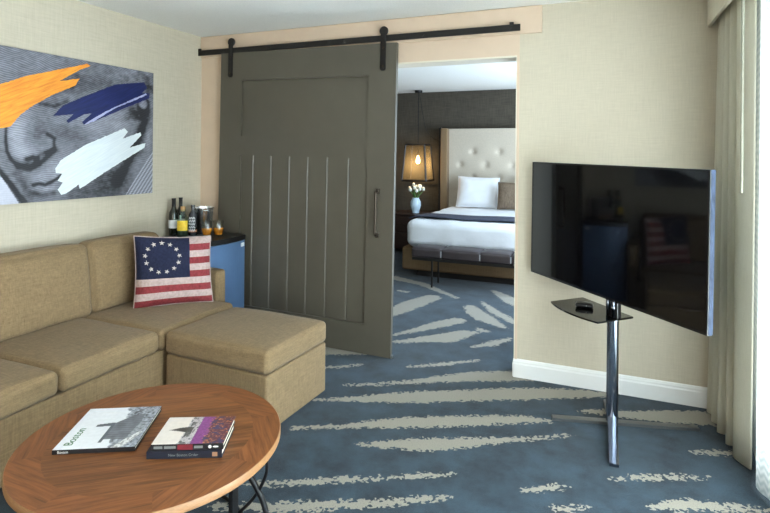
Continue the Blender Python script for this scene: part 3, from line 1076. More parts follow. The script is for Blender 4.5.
def book(name, label, origin, ang, w, d, t, cover, group, colour=None, nu=90, nv=70):
    """closed book: local x runs along the spine towards the right, local y away from the spine"""
    k = thing(name, label, 'book', origin, ang, group)
    b = B()
    box(b, (0, 0, 0), (w, d, 0.0028), 0.0006)
    box(b, (0, 0, t - 0.0028), (w, d, t), 0.0006)
    box(b, (0, -0.0005, 0), (w, 0.003, t), 0.0008)
    obj('cover', b, cover, k)
    obj('pages', box(B(), (0.004, 0.003, 0.0028), (w - 0.004, d - 0.004, t - 0.0028)), page_m, k)
    if colour:
        printed_grid('cover_print', nu, nv, lambda u, v: (0.0005 + u * (w - 0.001), 0.0005 + v * (d - 0.001), t + 0.0004), colour, print_m, k)
    return k


def mixc(c, a, mask):
    mask = np.clip(mask, 0, 1)[:, None]
    return c * (1 - mask) + np.asarray(a)[None, :] * mask


def poly_mask(poly, u, v):
    out = np.zeros(len(u), bool)
    for i in range(len(poly)):
        (x1, y1), (x2, y2) = poly[i - 1], poly[i]
        cond = (y1 > v) != (y2 > v)
        if y1 != y2:
            out ^= cond & (u < (x2 - x1) * (v - y1) / (y2 - y1) + x1)
    return out


def cover_city(u, v):
    """white sky on the left, a grey harbour town with one big gabled building on the right"""
    n = fbm(u, v, 9, 1.0)
    n2 = fbm(u, v, 28, 4.0)
    c = np.tile(linv((232, 234, 240)), (len(u), 1))
    skyline = 0.66 - 0.10 * v + 0.05 * n
    town = (u > skyline)
    tone = np.clip(0.30 + 0.35 * n2 + 0.15 * n, 0.02, 0.9)[:, None] * np.array((0.90, 0.95, 1.10))
    c = np.where(town[:, None], tone, c)
    roof = poly_mask([(0.50, 0.20), (0.50, 0.56), (0.70, 0.78), (0.84, 0.80), (0.86, 0.62), (0.80, 0.18)], u, v)
    side = poly_mask([(0.80, 0.18), (0.86, 0.62), (0.98, 0.55), (0.92, 0.10)], u, v)
    ridge = np.sin(v * 120) * 0.03
    c = np.where(roof[:, None], (0.16 + 0.05 * n + ridge)[:, None] * np.array((0.95, 1.0, 1.15)), c)
    c = np.where(side[:, None], (0.30 + 0.25 * n2)[:, None] * np.array((0.95, 1.0, 1.1)), c)
    tower = poly_mask([(0.30, 0.50), (0.52, 0.52), (0.52, 0.60), (0.30, 0.56)], u, v) | poly_mask([(0.49, 0.12), (0.53, 0.12), (0.53, 0.56), (0.49, 0.56)], u, v)
    c = np.where(tower[:, None], np.array((0.10, 0.11, 0.13)), c)
    pale = poly_mask([(0.70, 0.0), (0.80, 0.18), (0.93, 0.36), (0.97, 0.34), (0.86, 0.05), (0.80, 0.0)], u, v)
    c = np.where(pale[:, None], 0.75 - 0.4 * (n2[:, None] > 0.1), c)
    return np.concatenate([np.clip(c, 0, 1), np.ones((len(u), 1))], 1)


def cover_dusk(u, v):
    """cream sky with a dark domed tower, a purple band, warm dusk city lights on the right"""
    n = fbm(u, v, 8, 2.0)
    n2 = fbm(u, v, 30, 7.0)
    c = np.tile(linv((226, 216, 208)), (len(u), 1))
    pal = (u > 0.36 + 0.03 * n) & (u < 0.56)
    c = np.where(pal[:, None], np.clip(0.55 + 0.35 * n2, 0.1, 0.9)[:, None] * np.array((1.0, 0.93, 0.95)), c)
    c = np.where((pal & (n2 > 0.28))[:, None], np.array((0.06, 0.06, 0.07)), c)
    tower = poly_mask([(0.12, 0.50), (0.26, 0.58), (0.40, 0.62), (0.46, 0.60), (0.46, 0.42), (0.40, 0.40), (0.26, 0.46)], u, v)
    c = np.where(tower[:, None], np.array((0.07, 0.06, 0.055)), c)
    base = poly_mask([(0.36, 0.0), (0.46, 0.0), (0.46, 1.0), (0.38, 1.0), (0.40, 0.7)], u, v) & (n > -0.05)
    c = np.where(base[:, None], (0.10 + 0.10 * n2)[:, None] * np.array((1.0, 0.98, 0.95)), c)
    pur = (u > 0.53) & (u <= 0.76)
    c = np.where(pur[:, None], linv((140, 72, 140))[None, :] * (0.85 + 0.3 * n2[:, None]), c)
    warm = (u > 0.70 + 0.04 * n)
    wc = linv((112, 66, 74))[None, :] * (0.75 + 0.5 * np.clip(n2, -0.5, 1)[:, None])
    c = np.where(warm[:, None], wc, c)
    c = np.where(((u > 0.66) & (n2 > 0.34))[:, None], linv((196, 132, 84)), c)
    c = np.where((warm & (n < -0.25))[:, None], linv((62, 58, 92)), c)
    return np.concatenate([np.clip(c, 0, 1), np.ones((len(u), 1))], 1)


BA = math.radians(28.5)
bk = book('photo_book', 'thin white photo book with a grey town photograph, alone on the table', (-1.816, 1.306, TH + 0.0005), BA, 0.284, 0.312, 0.016, black_cover, None, cover_city, 120, 110)
# the title reads away from the spine: its up points to local -x
Rt = Matrix(((0, -1, 0), (1, 0, 0), (0, 0, 1))).to_4x4()
text('title', 'Boston', 0.043, Matrix.Translation((0.054, 0.026, 0.0166)) @ Rt, green_ink, bk)
Rs = Matrix(((1, 0, 0), (0, 0, -1), (0, 1, 0))).to_4x4()
text('spine_title', 'Boston', 0.013, Matrix.Translation((0.018, -0.0008, 0.0036)) @ Rs, white_ink, bk, 0.0002)

BB = math.radians(26.0)
b2o = Vector((-1.487, 1.418, TH + 0.0005))
bk2 = book('navy_book', 'thick navy book at the bottom of the stack of two', b2o, BB, 0.262, 0.205, 0.027, navy_cover, None)
text('spine_title', 'New Boston Order', 0.013, Matrix.Translation((0.075, -0.0008, 0.009)) @ Rs, grey_ink, bk2, 0.0002)
obj('spine_mark', box(B(), (0.228, -0.0009, 0.006), (0.246, 0.0005, 0.021)), mat('tan_ink', (150, 112, 84), 0.6, var=0.1), bk2)
bk3 = book('travel_book', 'book with a purple dusk city cover lying on the navy book', b2o + Vector((0.010, 0.010, 0.0275)), BB, 0.252, 0.196, 0.021, black_cover, None, cover_dusk, 120, 90)
obj('spine_panel', box(B(), (0.092, -0.0009, 0.001), (0.145, 0.0005, 0.020)), maroon_ink, bk3)
for x, w in ((0.010, 0.030), (0.046, 0.040), (0.150, 0.030)):
    obj('spine_picture', box(B(), (x, -0.0009, 0.006), (x + w, 0.0005, 0.015)), grey_ink, bk3)
for x in (0.205, 0.225):
    b = B()
    lathe(b, [(0.006, 0), (0.006, 0.001)], (0, 0, 0), 12)
    for v in b.verts:
        v.co = Vector((x + v.co.x * (1 if x < 0.21 else 1.7), -0.0012 + v.co.z, 0.0105 + v.co.y * (1 if x < 0.21 else 0.5)))
    obj('spine_emblem', b, white_ink, bk3)

# ------------------------------------------------------------------ painting on the left wall
PY0, PY1, PZ0, PZ1 = 1.66, 3.137, 1.188, 2.117
pt = thing('painting', 'large grey engraved face canvas with orange, navy and white brush strokes', 'painting', (XL, 2.4, 1.188))
obj('canvas', box(B(), (0.001, PY0 - 2.4, 0), (0.030, PY1 - 2.4, PZ1 - PZ0), 0.003), mat('canvas_edge', (150, 154, 168), 0.8, var=0.2, scale=20), pt)


def seg_dist(y, z, pts):
    out = np.full(len(y), 9.0)
    for (ay, az), (by, bz) in zip(pts, pts[1:]):
        dy, dz = by - ay, bz - az
        t = np.clip(((y - ay) * dy + (z - az) * dz) / (dy * dy + dz * dz), 0, 1)
        out = np.minimum(out, np.hypot(y - ay - t * dy, z - az - t * dz))
    return out


def face_print(u, v):
    y, z = PY0 + u * (PY1 - PY0), PZ0 + v * (PZ1 - PZ0)
    g = lambda cy, cz, s, t=None: np.exp(-((y - cy) / s) ** 2 - ((z - cz) / (t or s)) ** 2)
    n = fbm(u, v, 5, 3.0)
    curl = fbm(u, v, 16, 8.0)
    tone = 0.17 + 0.06 * n + 0.12 * curl * np.clip((y - 2.55) / 0.3, 0, 1) * np.clip((z - 1.60) / 0.2, 0, 1)
    tone += 0.05 * fbm(u, v, 40, 2.0)
    hatch = np.full(len(u), 0.75)
    # lit planes: bridge and tip of the nose, cheek, forehead, lip
    tone += 0.16 * g(2.10, 1.60, 0.06, 0.14) + 0.14 * g(2.15, 1.50, 0.07, 0.06) + 0.10 * g(2.36, 1.40, 0.10, 0.08) + 0.12 * g(2.72, 1.72, 0.25, 0.10)
    tone += 0.08 * g(2.25, 1.345, 0.05, 0.03) + 0.09 * g(2.30, 1.265, 0.06, 0.015)
    tone -= 0.10 * g(2.62, 1.98, 0.2, 0.05) + 0.11 * g(2.42, 1.93, 0.12, 0.05) + 0.05 * g(2.22, 1.66, 0.05, 0.10)
    # nose, nostril, mouth
    for pts, w, k in (([(2.040, 1.640), (2.038, 1.57), (2.046, 1.50), (2.075, 1.445), (2.115, 1.415), (2.165, 1.405)], 0.010, 0.20),
                      ([(2.06, 1.47), (2.11, 1.43), (2.17, 1.42)], 0.028, 0.07),
                      ([(2.115, 1.412), (2.185, 1.398), (2.245, 1.425), (2.30, 1.475), (2.345, 1.512)], 0.018, 0.20),
                      ([(2.165, 1.455), (2.20, 1.465), (2.225, 1.455)], 0.016, 0.24),
                      ([(2.29, 1.49), (2.335, 1.53), (2.335, 1.585), (2.29, 1.61)], 0.012, 0.14),
                      ([(2.21, 1.43), (2.24, 1.48), (2.29, 1.50)], 0.014, 0.10),
                      ([(2.205, 1.295), (2.24, 1.302), (2.28, 1.292), (2.33, 1.313), (2.39, 1.350)], 0.010, 0.26),
                      ([(2.215, 1.245), (2.27, 1.225), (2.34, 1.240)], 0.020, 0.10),
                      ([(1.99, 1.40), (2.05, 1.33), (2.10, 1.26), (2.15, 1.19)], 0.016, 0.24),
                      ([(2.10, 1.37), (2.14, 1.31), (2.18, 1.24)], 0.03, 0.09),
                      ([(2.14, 1.86), (2.22, 1.91), (2.34, 1.945), (2.46, 1.93)], 0.012, 0.10),
                      ([(2.24, 1.80), (2.34, 1.79), (2.42, 1.83)], 0.014, 0.10)):
        tone -= 1.15 * k * np.exp(-(seg_dist(y, z, pts) / w) ** 2)
    # pale ground at the lower left
    pale = poly_mask([(1.6, 1.15), (1.6, 1.62), (1.96, 1.42), (2.03, 1.33), (2.13, 1.17)], y, z)
    tone = np.where(pale, 0.52 + 0.05 * n, tone)
    tone -= 0.10 * g(2.75, 1.28, 0.16, 0.12) + 0.10 * g(2.45, 1.62, 0.12, 0.05)
    hatch = np.where(pale, 0.15, hatch)
    # hair, ear, jaw and collar at the right
    tone -= 0.22 * g(2.945, 1.80, 0.07, 0.05) + 0.14 * g(3.08, 2.03, 0.06, 0.06)
    tone -= 0.22 * np.exp(-(seg_dist(y, z, [(3.07, 1.80), (3.05, 1.72), (3.00, 1.62), (2.96, 1.52), (2.90, 1.42), (2.82, 1.30)]) / 0.045) ** 2)
    tone += 0.14 * g(3.04, 1.865, 0.035) - 0.16 * np.exp(-(np.abs(np.hypot(y - 3.04, z - 1.865) - 0.05) / 0.014) ** 2)
    tone += 0.10 * g(3.09, 1.60, 0.03, 0.14)
    stripes = 0.5 + 0.5 * np.sin((z - 1.25 * (y - 2.95)) * 150)
    coll = poly_mask([(2.88, 1.18), (2.97, 1.30), (3.145, 1.52), (3.145, 1.18)], y, z)
    tone = np.where(coll, 0.16 + 0.26 * stripes, tone)
    tone -= 0.10 * g(2.60, 1.22, 0.2, 0.05)
    hatch = np.where(z > 1.75, 1.0, hatch)
    tone = np.clip(tone, 0.025, 0.85)[:, None] * np.array((0.94, 0.96, 1.12))
    return np.concatenate([tone, hatch[:, None]], 1)


printed_grid('portrait_print', 320, 205, lambda u, v: (0.0306, PY0 - 2.4 + u * (PY1 - PY0), v * (PZ1 - PZ0)), face_print,
             attr_mat('engraved_print', 'print', 0.7, hatch=True), pt)


def brush(pts, m, lift):
    """raised paint stroke: a ragged outline 2 mm thick"""
    from mathutils.geometry import tessellate_polygon
    P = [Vector((lift, y - 2.4, z - 1.188)) for y, z in pts]
    Q = []
    for i in range(len(P)):
        a, c = P[i], P[(i + 1) % len(P)]
        n = max(1, int((c - a).length / 0.012))
        for k in range(n):
            q = a.lerp(c, k / n)
            w = 0.0045 if k else 0.0
            Q.append(q + Vector((0, mnoise.noise(q * 70) * w * 0.6, mnoise.noise(q * 70 + Vector((5, 5, 5))) * w)))
    P = Q
    tri = tessellate_polygon([P])
    b = B()
    lo = [b.verts.new(p) for p in P]
    hi = [b.verts.new(p + Vector((0.002, 0, 0))) for p in P]
    for t in tri:
        b.faces.new([lo[i] for i in t])
        b.faces.new([hi[i] for i in t])
    for i in range(len(P)):
        j = (i + 1) % len(P)
        b.faces.new((lo[i], lo[j], hi[j], hi[i]))
    return obj('brush_stroke', b, m, pt)


def stroke_mat(name, rgb, rgb2):
    m = wood(name, rgb, rgb2, 0, rough=0.5)
    nt = m.node_tree
    for n_ in nt.nodes:
        if n_.type == 'VECTOR_ROTATE':
            n_.rotation_type = 'X_AXIS'
            n_.inputs['Angle'].default_value = -math.radians(27)
        if n_.type == 'MAPPING':
            n_.inputs['Scale'].default_value = (1, 2.0, 26)
        if n_.type == 'SEPXYZ':
            pass
        if n_.type == 'MATH' and n_.operation == 'MULTIPLY_ADD':
            n_.inputs[1].default_value = 0
            n_.inputs[2].default_value = 0
    return m


brush([[1.72, 1.640], [1.78, 1.76], [2.001, 1.888], [2.163, 1.961], [2.565, 2.098], [2.588, 2.088], [2.501, 2.044], [2.366, 1.955], [2.509, 1.991], [2.476, 1.94], [2.32, 1.861], [2.197, 1.783], [2.123, 1.724], [2.063, 1.647], [2.004, 1.634], [1.9, 1.60], [1.80, 1.585]],
      stroke_mat('orange_paint', (238, 158, 52), (206, 120, 36)), 0.031)
brush([[2.326, 1.728], [2.391, 1.8], [2.568, 1.887], [2.79, 1.987], [3.045, 2.035], [3.075, 1.995], [3.026, 1.95], [3.100, 1.957], [3.093, 1.917], [2.853, 1.816], [2.623, 1.712], [2.544, 1.684], [2.53, 1.702], [2.601, 1.764], [2.543, 1.755], [2.429, 1.689], [2.417, 1.704], [2.466, 1.749]],
      stroke_mat('navy_paint', (28, 38, 92), (18, 26, 68)), 0.031)
brush([[2.57, 1.704], [2.706, 1.785], [3.059, 1.952], [3.072, 1.940], [2.793, 1.818], [2.623, 1.715], [2.544, 1.684]],
      stroke_mat('lavender_paint', (178, 180, 214), (150, 152, 190)), 0.0335)
brush([[2.343, 1.393], [2.383, 1.448], [2.571, 1.555], [2.869, 1.676], [2.901, 1.652], [2.855, 1.599], [3.013, 1.652], [3.023, 1.631], [2.918, 1.536], [3.063, 1.573], [3.054, 1.539], [2.711, 1.361], [2.548, 1.27], [2.517, 1.255], [2.509, 1.284], [2.422, 1.231], [2.386, 1.222], [2.361, 1.257], [2.397, 1.301], [2.361, 1.314], [2.391, 1.358], [2.348, 1.363]],
      stroke_mat('white_paint_stroke', (224, 230, 232), (208, 216, 222)), 0.031)
# ------------------------------------------------------------------ mini fridge
steel_blue = mat('blue_grey_fridge_door', (92, 122, 162), 0.32, metal=0.25, var=0.05, scale=12, spec=0.6)
black_plastic = mat('black_plastic', (20, 20, 22), 0.28, var=0.1)
fr = thing('mini_fridge', 'small refrigerator with blue grey door and black top between sofa and sliding door', 'fridge', (-2.690, 3.592, 0), math.radians(-4.0))
FW, FD, FH = 0.420, 0.500, 0.840
obj('body', box(B(), (-FD, -FW, 0.025), (-0.075, 0, 0.800), 0.006), black_plastic, fr)


def bowed(z0, z1, x0, extra=0.0, n=16, e=0.0):
    bm = B()
    pts = [(x0, 0 + e), (x0, -FW - e)]
    for i in range(n + 1):
        t = i / n
        pts.append((-0.002 + extra - 0.034 * (2 * t - 1) ** 2 + 0.0, -FW - e + (FW + 2 * e) * t))
    prism(bm, [(x, y, z0) for x, y in pts], (0, 0, z1 - z0))
    return bm


obj('door', bowed(0.045, 0.797, -0.070), steel_blue, fr)
b = bowed(0.802, FH, -FD, 0.006, e=0.004)
obj('top', b, black_plastic, fr)
obj('maker_plate', box(B(), (-0.034, -0.066, 0.748), (-0.0175, -0.018, 0.779), 0.002, rot=Matrix.Rotation(math.radians(16), 3, 'Z')), mat('silver_plate', (228, 232, 236), 0.4, metal=0.0, var=0.03), fr)
obj('toe_kick', box(B(), (-FD + 0.05, -FW + 0.02, 0.0), (-0.06, -0.02, 0.03)), black_plastic, fr)

# ------------------------------------------------------------------ bottles, bucket and glasses on the fridge
ZT = FH + 0.001
wine_glass_m = mat('dark_green_bottle_glass', (16, 24, 16), 0.08, var=0.1, coat=0.6)
foil_m = mat('dark_foil_capsule', (28, 30, 30), 0.4, metal=0.4, var=0.1)
label_m = mat('white_paper_label', (222, 224, 226), 0.7, var=0.04)
yellow_m = mat('yellow_paper_label', (236, 200, 60), 0.6, var=0.12, scale=50)
cork_m = mat('cork', (190, 150, 100), 0.8, var=0.15, scale=120)
clear_m = glass('clear_bottle_glass', (214, 232, 224), 0.9)
tumbler_m = glass('tumbler_glass', (246, 248, 246), 0.95)
amber_m = mat('whisky', (200, 122, 34), 0.1, var=0.12, scale=40, coat=0.5)
chrome_m = mat('polished_steel', (240, 240, 242), 0.27, metal=1.0, var=0.02)


def frosted(name, rgb, tmix):
    m, nt, p = nodes_of(name)
    nz = N(nt, 'ShaderNodeTexNoise', inp={'Scale': 45.0})
    rp = N(nt, 'ShaderNodeValToRGB')
    c = lin(rgb)
    rp.color_ramp.elements[0].color = tuple(x * 0.8 for x in c[:3]) + (1,)
    rp.color_ramp.elements[1].color = c
    nt.links.new(nz.outputs['Fac'], rp.inputs[0])
    tl, tp = N(nt, 'ShaderNodeBsdfTranslucent'), N(nt, 'ShaderNodeBsdfTransparent')
    nt.links.new(rp.outputs[0], tl.inputs[0])
    mx = N(nt, 'ShaderNodeMixShader', inp={0: tmix})
    nt.links.new(tl.outputs[0], mx.inputs[1])
    nt.links.new(tp.outputs[0], mx.inputs[2])
    nt.links.new(mx.outputs[0], nt.nodes['Material Output'].inputs['Surface'])
    return m


def band(r, z0, z1, n=40, a0=0.0, a1=2 * math.pi):
    """paper label wrapped round a bottle, a thin shell"""
    bm = B()
    rows = []
    m_ = 24
    for rr in (r, r + 0.0008):
        for z in (z0, z1):
            rows.append([bm.verts.new((rr * math.cos(a0 + (a1 - a0) * i / m_), rr * math.sin(a0 + (a1 - a0) * i / m_), z)) for i in range(m_ + 1)])
    for p_, q_ in ((0, 1), (2, 3), (0, 2), (1, 3)):
        for i in range(m_):
            bm.faces.new((rows[p_][i], rows[p_][i + 1], rows[q_][i + 1], rows[q_][i]))
    for i in (0, m_):
        bm.faces.new((rows[0][i], rows[1][i], rows[3][i], rows[2][i]))
    return bm


for (x, y), lab in (((-3.195, 3.30), 'tall dark wine bottle, the one nearest the left wall on the fridge'),
                    ((-3.207, 3.388), 'tall dark wine bottle standing behind the yellow-labelled bottle')):
    w = thing('wine_bottle', lab, 'bottle', (x, y, ZT), 0, 'wine bottles on the fridge')
    obj('glass_body', lathe(B(), [(0.0, 0.004), (0.030, 0.0), (0.0365, 0.004), (0.037, 0.16), (0.034, 0.185), (0.020, 0.212), (0.0145, 0.23), (0.0140, 0.285), (0.016, 0.287), (0.016, 0.294), (0.0, 0.294)], n=32), wine_glass_m, w, angle=50)
    obj('label', band(0.0373, 0.060, 0.125, a0=math.radians(-140), a1=math.radians(20)), label_m, w)
    obj('capsule', lathe(B(), [(0.0152, 0.228), (0.0150, 0.284), (0.0166, 0.287), (0.0166, 0.2955), (0.0, 0.2955)], n=24), foil_m, w, angle=50)
gin = thing('gin_bottle', 'round clear bottle with a bright yellow label and cork stopper', 'bottle', (-3.085, 3.285, ZT))
obj('glass_body', lathe(B(), [(0.0, 0.006), (0.037, 0.0), (0.0425, 0.006), (0.043, 0.115), (0.039, 0.145), (0.024, 0.170), (0.0165, 0.180), (0.0165, 0.200), (0.020, 0.202), (0.020, 0.212), (0.0, 0.212)], n=36), clear_m, gin, angle=50)
obj('gin', lathe(B(), [(0.0, 0.010), (0.038, 0.010), (0.0385, 0.105), (0.0, 0.105)], n=28), frosted('clear_spirit', (196, 214, 200), 0.6), gin, angle=50)
obj('label', band(0.0433, 0.050, 0.128, a0=math.radians(-125), a1=math.radians(5)), yellow_m, gin)
obj('neck_label', band(0.0245, 0.128, 0.168, a0=math.radians(-160), a1=math.radians(-80)), label_m, gin)
obj('cork', lathe(B(), [(0.0175, 0.200), (0.0185, 0.204), (0.0185, 0.236), (0.0, 0.238)], n=20), cork_m, gin, angle=50)
dk = thing('spirit_bottle', 'dark squat bottle with pale script between yellow label and ice bucket', 'bottle', (-3.056, 3.362, ZT))
obj('glass_body', lathe(B(), [(0.0, 0.004), (0.031, 0.0), (0.0345, 0.005), (0.035, 0.135), (0.032, 0.165), (0.020, 0.190), (0.014, 0.200), (0.014, 0.225), (0.0, 0.225)], n=32), mat('smoky_bottle_glass', (44, 46, 52), 0.08, var=0.3, scale=30, coat=0.5), dk, angle=50)
obj('stopper', lathe(B(), [(0.0165, 0.222), (0.0165, 0.243), (0.0, 0.245)], n=20), black_plastic, dk, angle=50)
for k in range(5):
    a = math.radians(-60)
    b = B()
    pts = [(0.0355 * math.cos(a + s), 0.0355 * math.sin(a + s), 0.045 + 0.024 * k + 0.009 * math.sin(s * 14 + k * 2)) for s in np.linspace(-0.75, 0.75, 26)]
    tube(b, pts, 0.0018, 6)
    obj('script_line', b, label_m, dk)
obj('label', band(0.0353, 0.030, 0.048, a0=math.radians(-130), a1=math.radians(10)), mat('copper_label', (176, 110, 80), 0.5, var=0.1), dk)
ib = thing('ice_bucket', 'shiny steel ice bucket with side handles on the fridge', 'ice bucket', (-3.058, 3.485, ZT))
obj('bucket', lathe(B(), [(0.0, 0.0), (0.066, 0.0), (0.070, 0.006), (0.080, 0.205), (0.084, 0.210), (0.084, 0.216), (0.078, 0.216), (0.076, 0.205), (0.066, 0.012), (0.0, 0.010)], n=48), chrome_m, ib, angle=40)
for s in (-1, 1):
    b = B()
    tube(b, smooth_pts([(s * 0.080, -0.028, 0.190), (s * 0.104, -0.022, 0.196), (s * 0.112, 0, 0.198), (s * 0.104, 0.022, 0.196), (s * 0.080, 0.028, 0.190)], 5), 0.005, 8)
    bmesh.ops.rotate(b, cent=(0, 0, 0), matrix=Matrix.Rotation(math.radians(-35), 3, 'Z'), verts=b.verts)
    obj('handle', b, chrome_m, ib, smooth=True)
for (x, y), lab in (((-2.925, 3.375), 'small glass of amber whisky in front of the ice bucket'),
                    ((-2.852, 3.425), 'small glass of amber whisky nearest the sliding door')):
    g = thing('whisky_glass', lab, 'glass', (x, y, ZT), 0, 'whisky glasses on the fridge')
    obj('glass_bowl', lathe(B(), [(0.0, 0.0), (0.030, 0.0), (0.033, 0.006), (0.042, 0.050), (0.043, 0.062), (0.038, 0.090), (0.043, 0.125), (0.0415, 0.125), (0.0365, 0.090), (0.0415, 0.062), (0.0405, 0.050), (0.031, 0.012), (0.0, 0.010)], n=32), tumbler_m, g, smooth=True)
    obj('whisky', lathe(B(), [(0.0, 0.012), (0.0295, 0.013), (0.0385, 0.050), (0.0395, 0.060), (0.0385, 0.066), (0.0, 0.066)], n=28), amber_m, g, angle=40)

pole_m = mat('dark_chrome', (150, 156, 168), 0.09, metal=1.0, var=0.02)

# ------------------------------------------------------------------ television and its stand
screen_m = mat('black_gloss_screen', (9, 9, 11), 0.05, var=0.02, spec=0.28)
bezel_m = mat('black_bezel', (14, 14, 16), 0.25, var=0.05)
silver_m = mat('brushed_silver_rim', (46, 54, 70), 0.7, metal=0.0, spec=0.15, var=0.45, scale=60, stretch=(1, 1, 0.3))
TA = math.radians(-47.5)
TC = Vector((-0.0185, 3.160, 1.0925))
tv = thing('television', 'large flat black television turned towards the sofa', 'television', TC, 0)
tv.rotation_euler = (0, math.radians(0.66), TA)
tw, th_ = 1.284 / 2, 0.725 / 2
obj('screen', box(B(), (-tw + 0.011, -0.0012, -th_ + 0.014), (tw - 0.011, 0.003, th_ - 0.010)), screen_m, tv)
b = B()
for lo, hi in (((-tw, -0.002, -th_), (tw, 0.004, -th_ + 0.014)), ((-tw, -0.002, th_ - 0.010), (tw, 0.004, th_)),
               ((-tw, -0.002, -th_ + 0.014), (-tw + 0.011, 0.004, th_ - 0.010)), ((tw - 0.011, -0.002, -th_ + 0.014), (tw, 0.004, th_ - 0.010))):
    box(b, lo, hi)
obj('bezel', b, bezel_m, tv)
b = B()
t0 = 0.0045
for lo, hi in (((-tw, t0, -th_), (tw, 0.032, -th_ + 0.006)), ((-tw, t0, th_ - 0.006), (tw, 0.032, th_)),
               ((-tw, t0, -th_ + 0.006), (-tw + 0.006, 0.032, th_ - 0.006)), ((tw - 0.006, t0, -th_ + 0.006), (tw, 0.032, th_ - 0.006))):
    box(b, lo, hi)
obj('side_rim', b, silver_m, tv)
b = B()
box(b, (-tw + 0.007, 0.0045, -th_ + 0.007), (tw - 0.007, 0.030, th_ - 0.007))
box(b, (-0.45, 0.030, -0.28), (0.45, 0.048, 0.16), 0.01)
obj('back_cover', b, black_plastic, tv)

st = thing('television_stand', 'chrome pole stand with crossed floor bars holding the television', 'television stand', (0.04, 3.265, 0))


def L(x, y, z):
    return Vector((x - 0.04, y - 3.265, z))


def bar(a, c, w0, w1, h0, h1, zb=0.0):
    a, c = Vector(a), Vector(c)
    d = (c - a).normalized()
    n = Vector((-d.y, d.x, 0))
    bm = B()
    v = []
    for p, w, h in ((a, w0, h0), (c, w1, h1)):
        for s, z in ((-1, zb), (1, zb), (1, h), (-1, h)):
            v.append(bm.verts.new(Vector((p.x, p.y, 0)) + n * s * w / 2 + Vector((0, 0, z))))
    for q in ((0, 1, 2, 3), (7, 6, 5, 4), (0, 4, 5, 1), (1, 5, 6, 2), (2, 6, 7, 3), (3, 7, 4, 0)):
        bm.faces.new([v[i] for i in q])
    bmesh.ops.bevel(bm, geom=bm.edges[:], offset=0.002, segments=2, affect='EDGES')
    return bm


steel_m = mat('satin_steel', (116, 118, 118), 0.35, metal=0.85, var=0.06)
obj('floor_bar', bar(L(-0.275, 3.190, 0), L(0.48, 3.385, 0), 0.045, 0.040, 0.017, 0.017), steel_m, st)
obj('front_foot', bar(L(0.040, 3.285, 0), L(0.046, 2.815, 0), 0.052, 0.044, 0.050, 0.016), pole_m, st)
obj('rear_foot', bar(L(0.038, 3.245, 0), L(0.012, 3.545, 0), 0.040, 0.034, 0.030, 0.016), steel_m, st)
b = B()
lathe(b, [(0.0315, 0.018), (0.0315, 0.595), (0.0, 0.596)], (0, 0, 0), 32)
for v in b.verts:
    v.co.y *= 0.7
obj('pole', b, pole_m, st, angle=50)
b = B()
cyl(b, (0.002, -0.022, 0.606), (0.002, -0.022, 0.735), 0.0085, 14)
cyl(b, (-0.026, 0.004, 0.606), (-0.026, 0.004, 0.735), 0.0085, 14)
lathe(b, [(0.0, 0.612), (0.012, 0.616), (0.016, 0.628), (0.012, 0.640), (0.0, 0.644)], (0.002, -0.022, 0.03), 16)
obj('neck_tube', b, pole_m, st, smooth=True)
b = B()
box(b, (-0.045, -0.012, 0.600), (0.045, 0.018, 1.15), 0.006)
box(b, (-0.16, -0.056, 0.97), (0.16, -0.012, 1.17), 0.004)
bmesh.ops.rotate(b, cent=(0, 0, 0), matrix=Matrix.Rotation(TA, 3, 'Z'), verts=b.verts)
obj('mount', b, black_plastic, st)
# black glass shelf with a bowed front edge
Ls, Ts, Rs_, Bs = (-0.312, 3.454), (-0.133, 3.638), (0.146, 3.314), (-0.037, 3.125)
edge = []
for i in range(17):
    t = i / 16
    x, y = Ls[0] + (Bs[0] - Ls[0]) * t, Ls[1] + (Bs[1] - Ls[1]) * t
    k = 0.040 * (1 - (2 * t - 1) ** 2)
    edge.append((x - 0.767 * k, y - 0.641 * k))
b = B()
prism(b, [L(x, y, 0.592) for x, y in edge + [Rs_, Ts]], (0, 0, 0.010))
obj('glass_shelf', b, mat('black_shelf_glass', (12, 14, 16), 0.1, var=0.05, spec=0.6), st)
dev = thing('media_player', 'small rounded black media puck on the glass shelf under the television', 'media player', (-0.115, 3.395, 0.609))
obj('case', softbox(B(), (-0.050, -0.030, 0), (0.050, 0.030, 0.018), r=0.008, puff=(0, 0, 0.006), n=4), black_plastic, dev, smooth=True)
obj('status_light', lathe(B(), [(0.003, 0), (0.003, 0.002), (0, 0.003)], (0.012, -0.029, 0.010), 8), label_m, dev)

# ------------------------------------------------------------------ bedroom: bed
base_m = weave('tan_bed_upholstery', (120, 97, 70), (100, 80, 56), scale=160, axes=('X', 'Z'), bump=0.2)
duvet_m = mat('white_bed_linen', (232, 234, 238), 0.85, var=0.03, scale=5, bump=0.25, bscale=9, dist=0.02, spec=0.2)
head_m = mat('beige_velvet', (192, 180, 163), 0.8, var=0.06, scale=60, sheen=0.3, spec=0.2)
wing_m = mat('tan_wing_velvet', (128, 104, 76), 0.8, var=0.06, scale=60, sheen=0.2, spec=0.2)
BX, BY = -1.30, 7.1
bed = thing('bed', 'white-made king bed with tall tufted beige headboard in the bedroom', 'bed', (BX, BY, 0))


def bb(lo, hi, **kw):
    return softbox(B(), (lo[0] - BX, lo[1] - BY, lo[2]), (hi[0] - BX, hi[1] - BY, hi[2]), **kw)


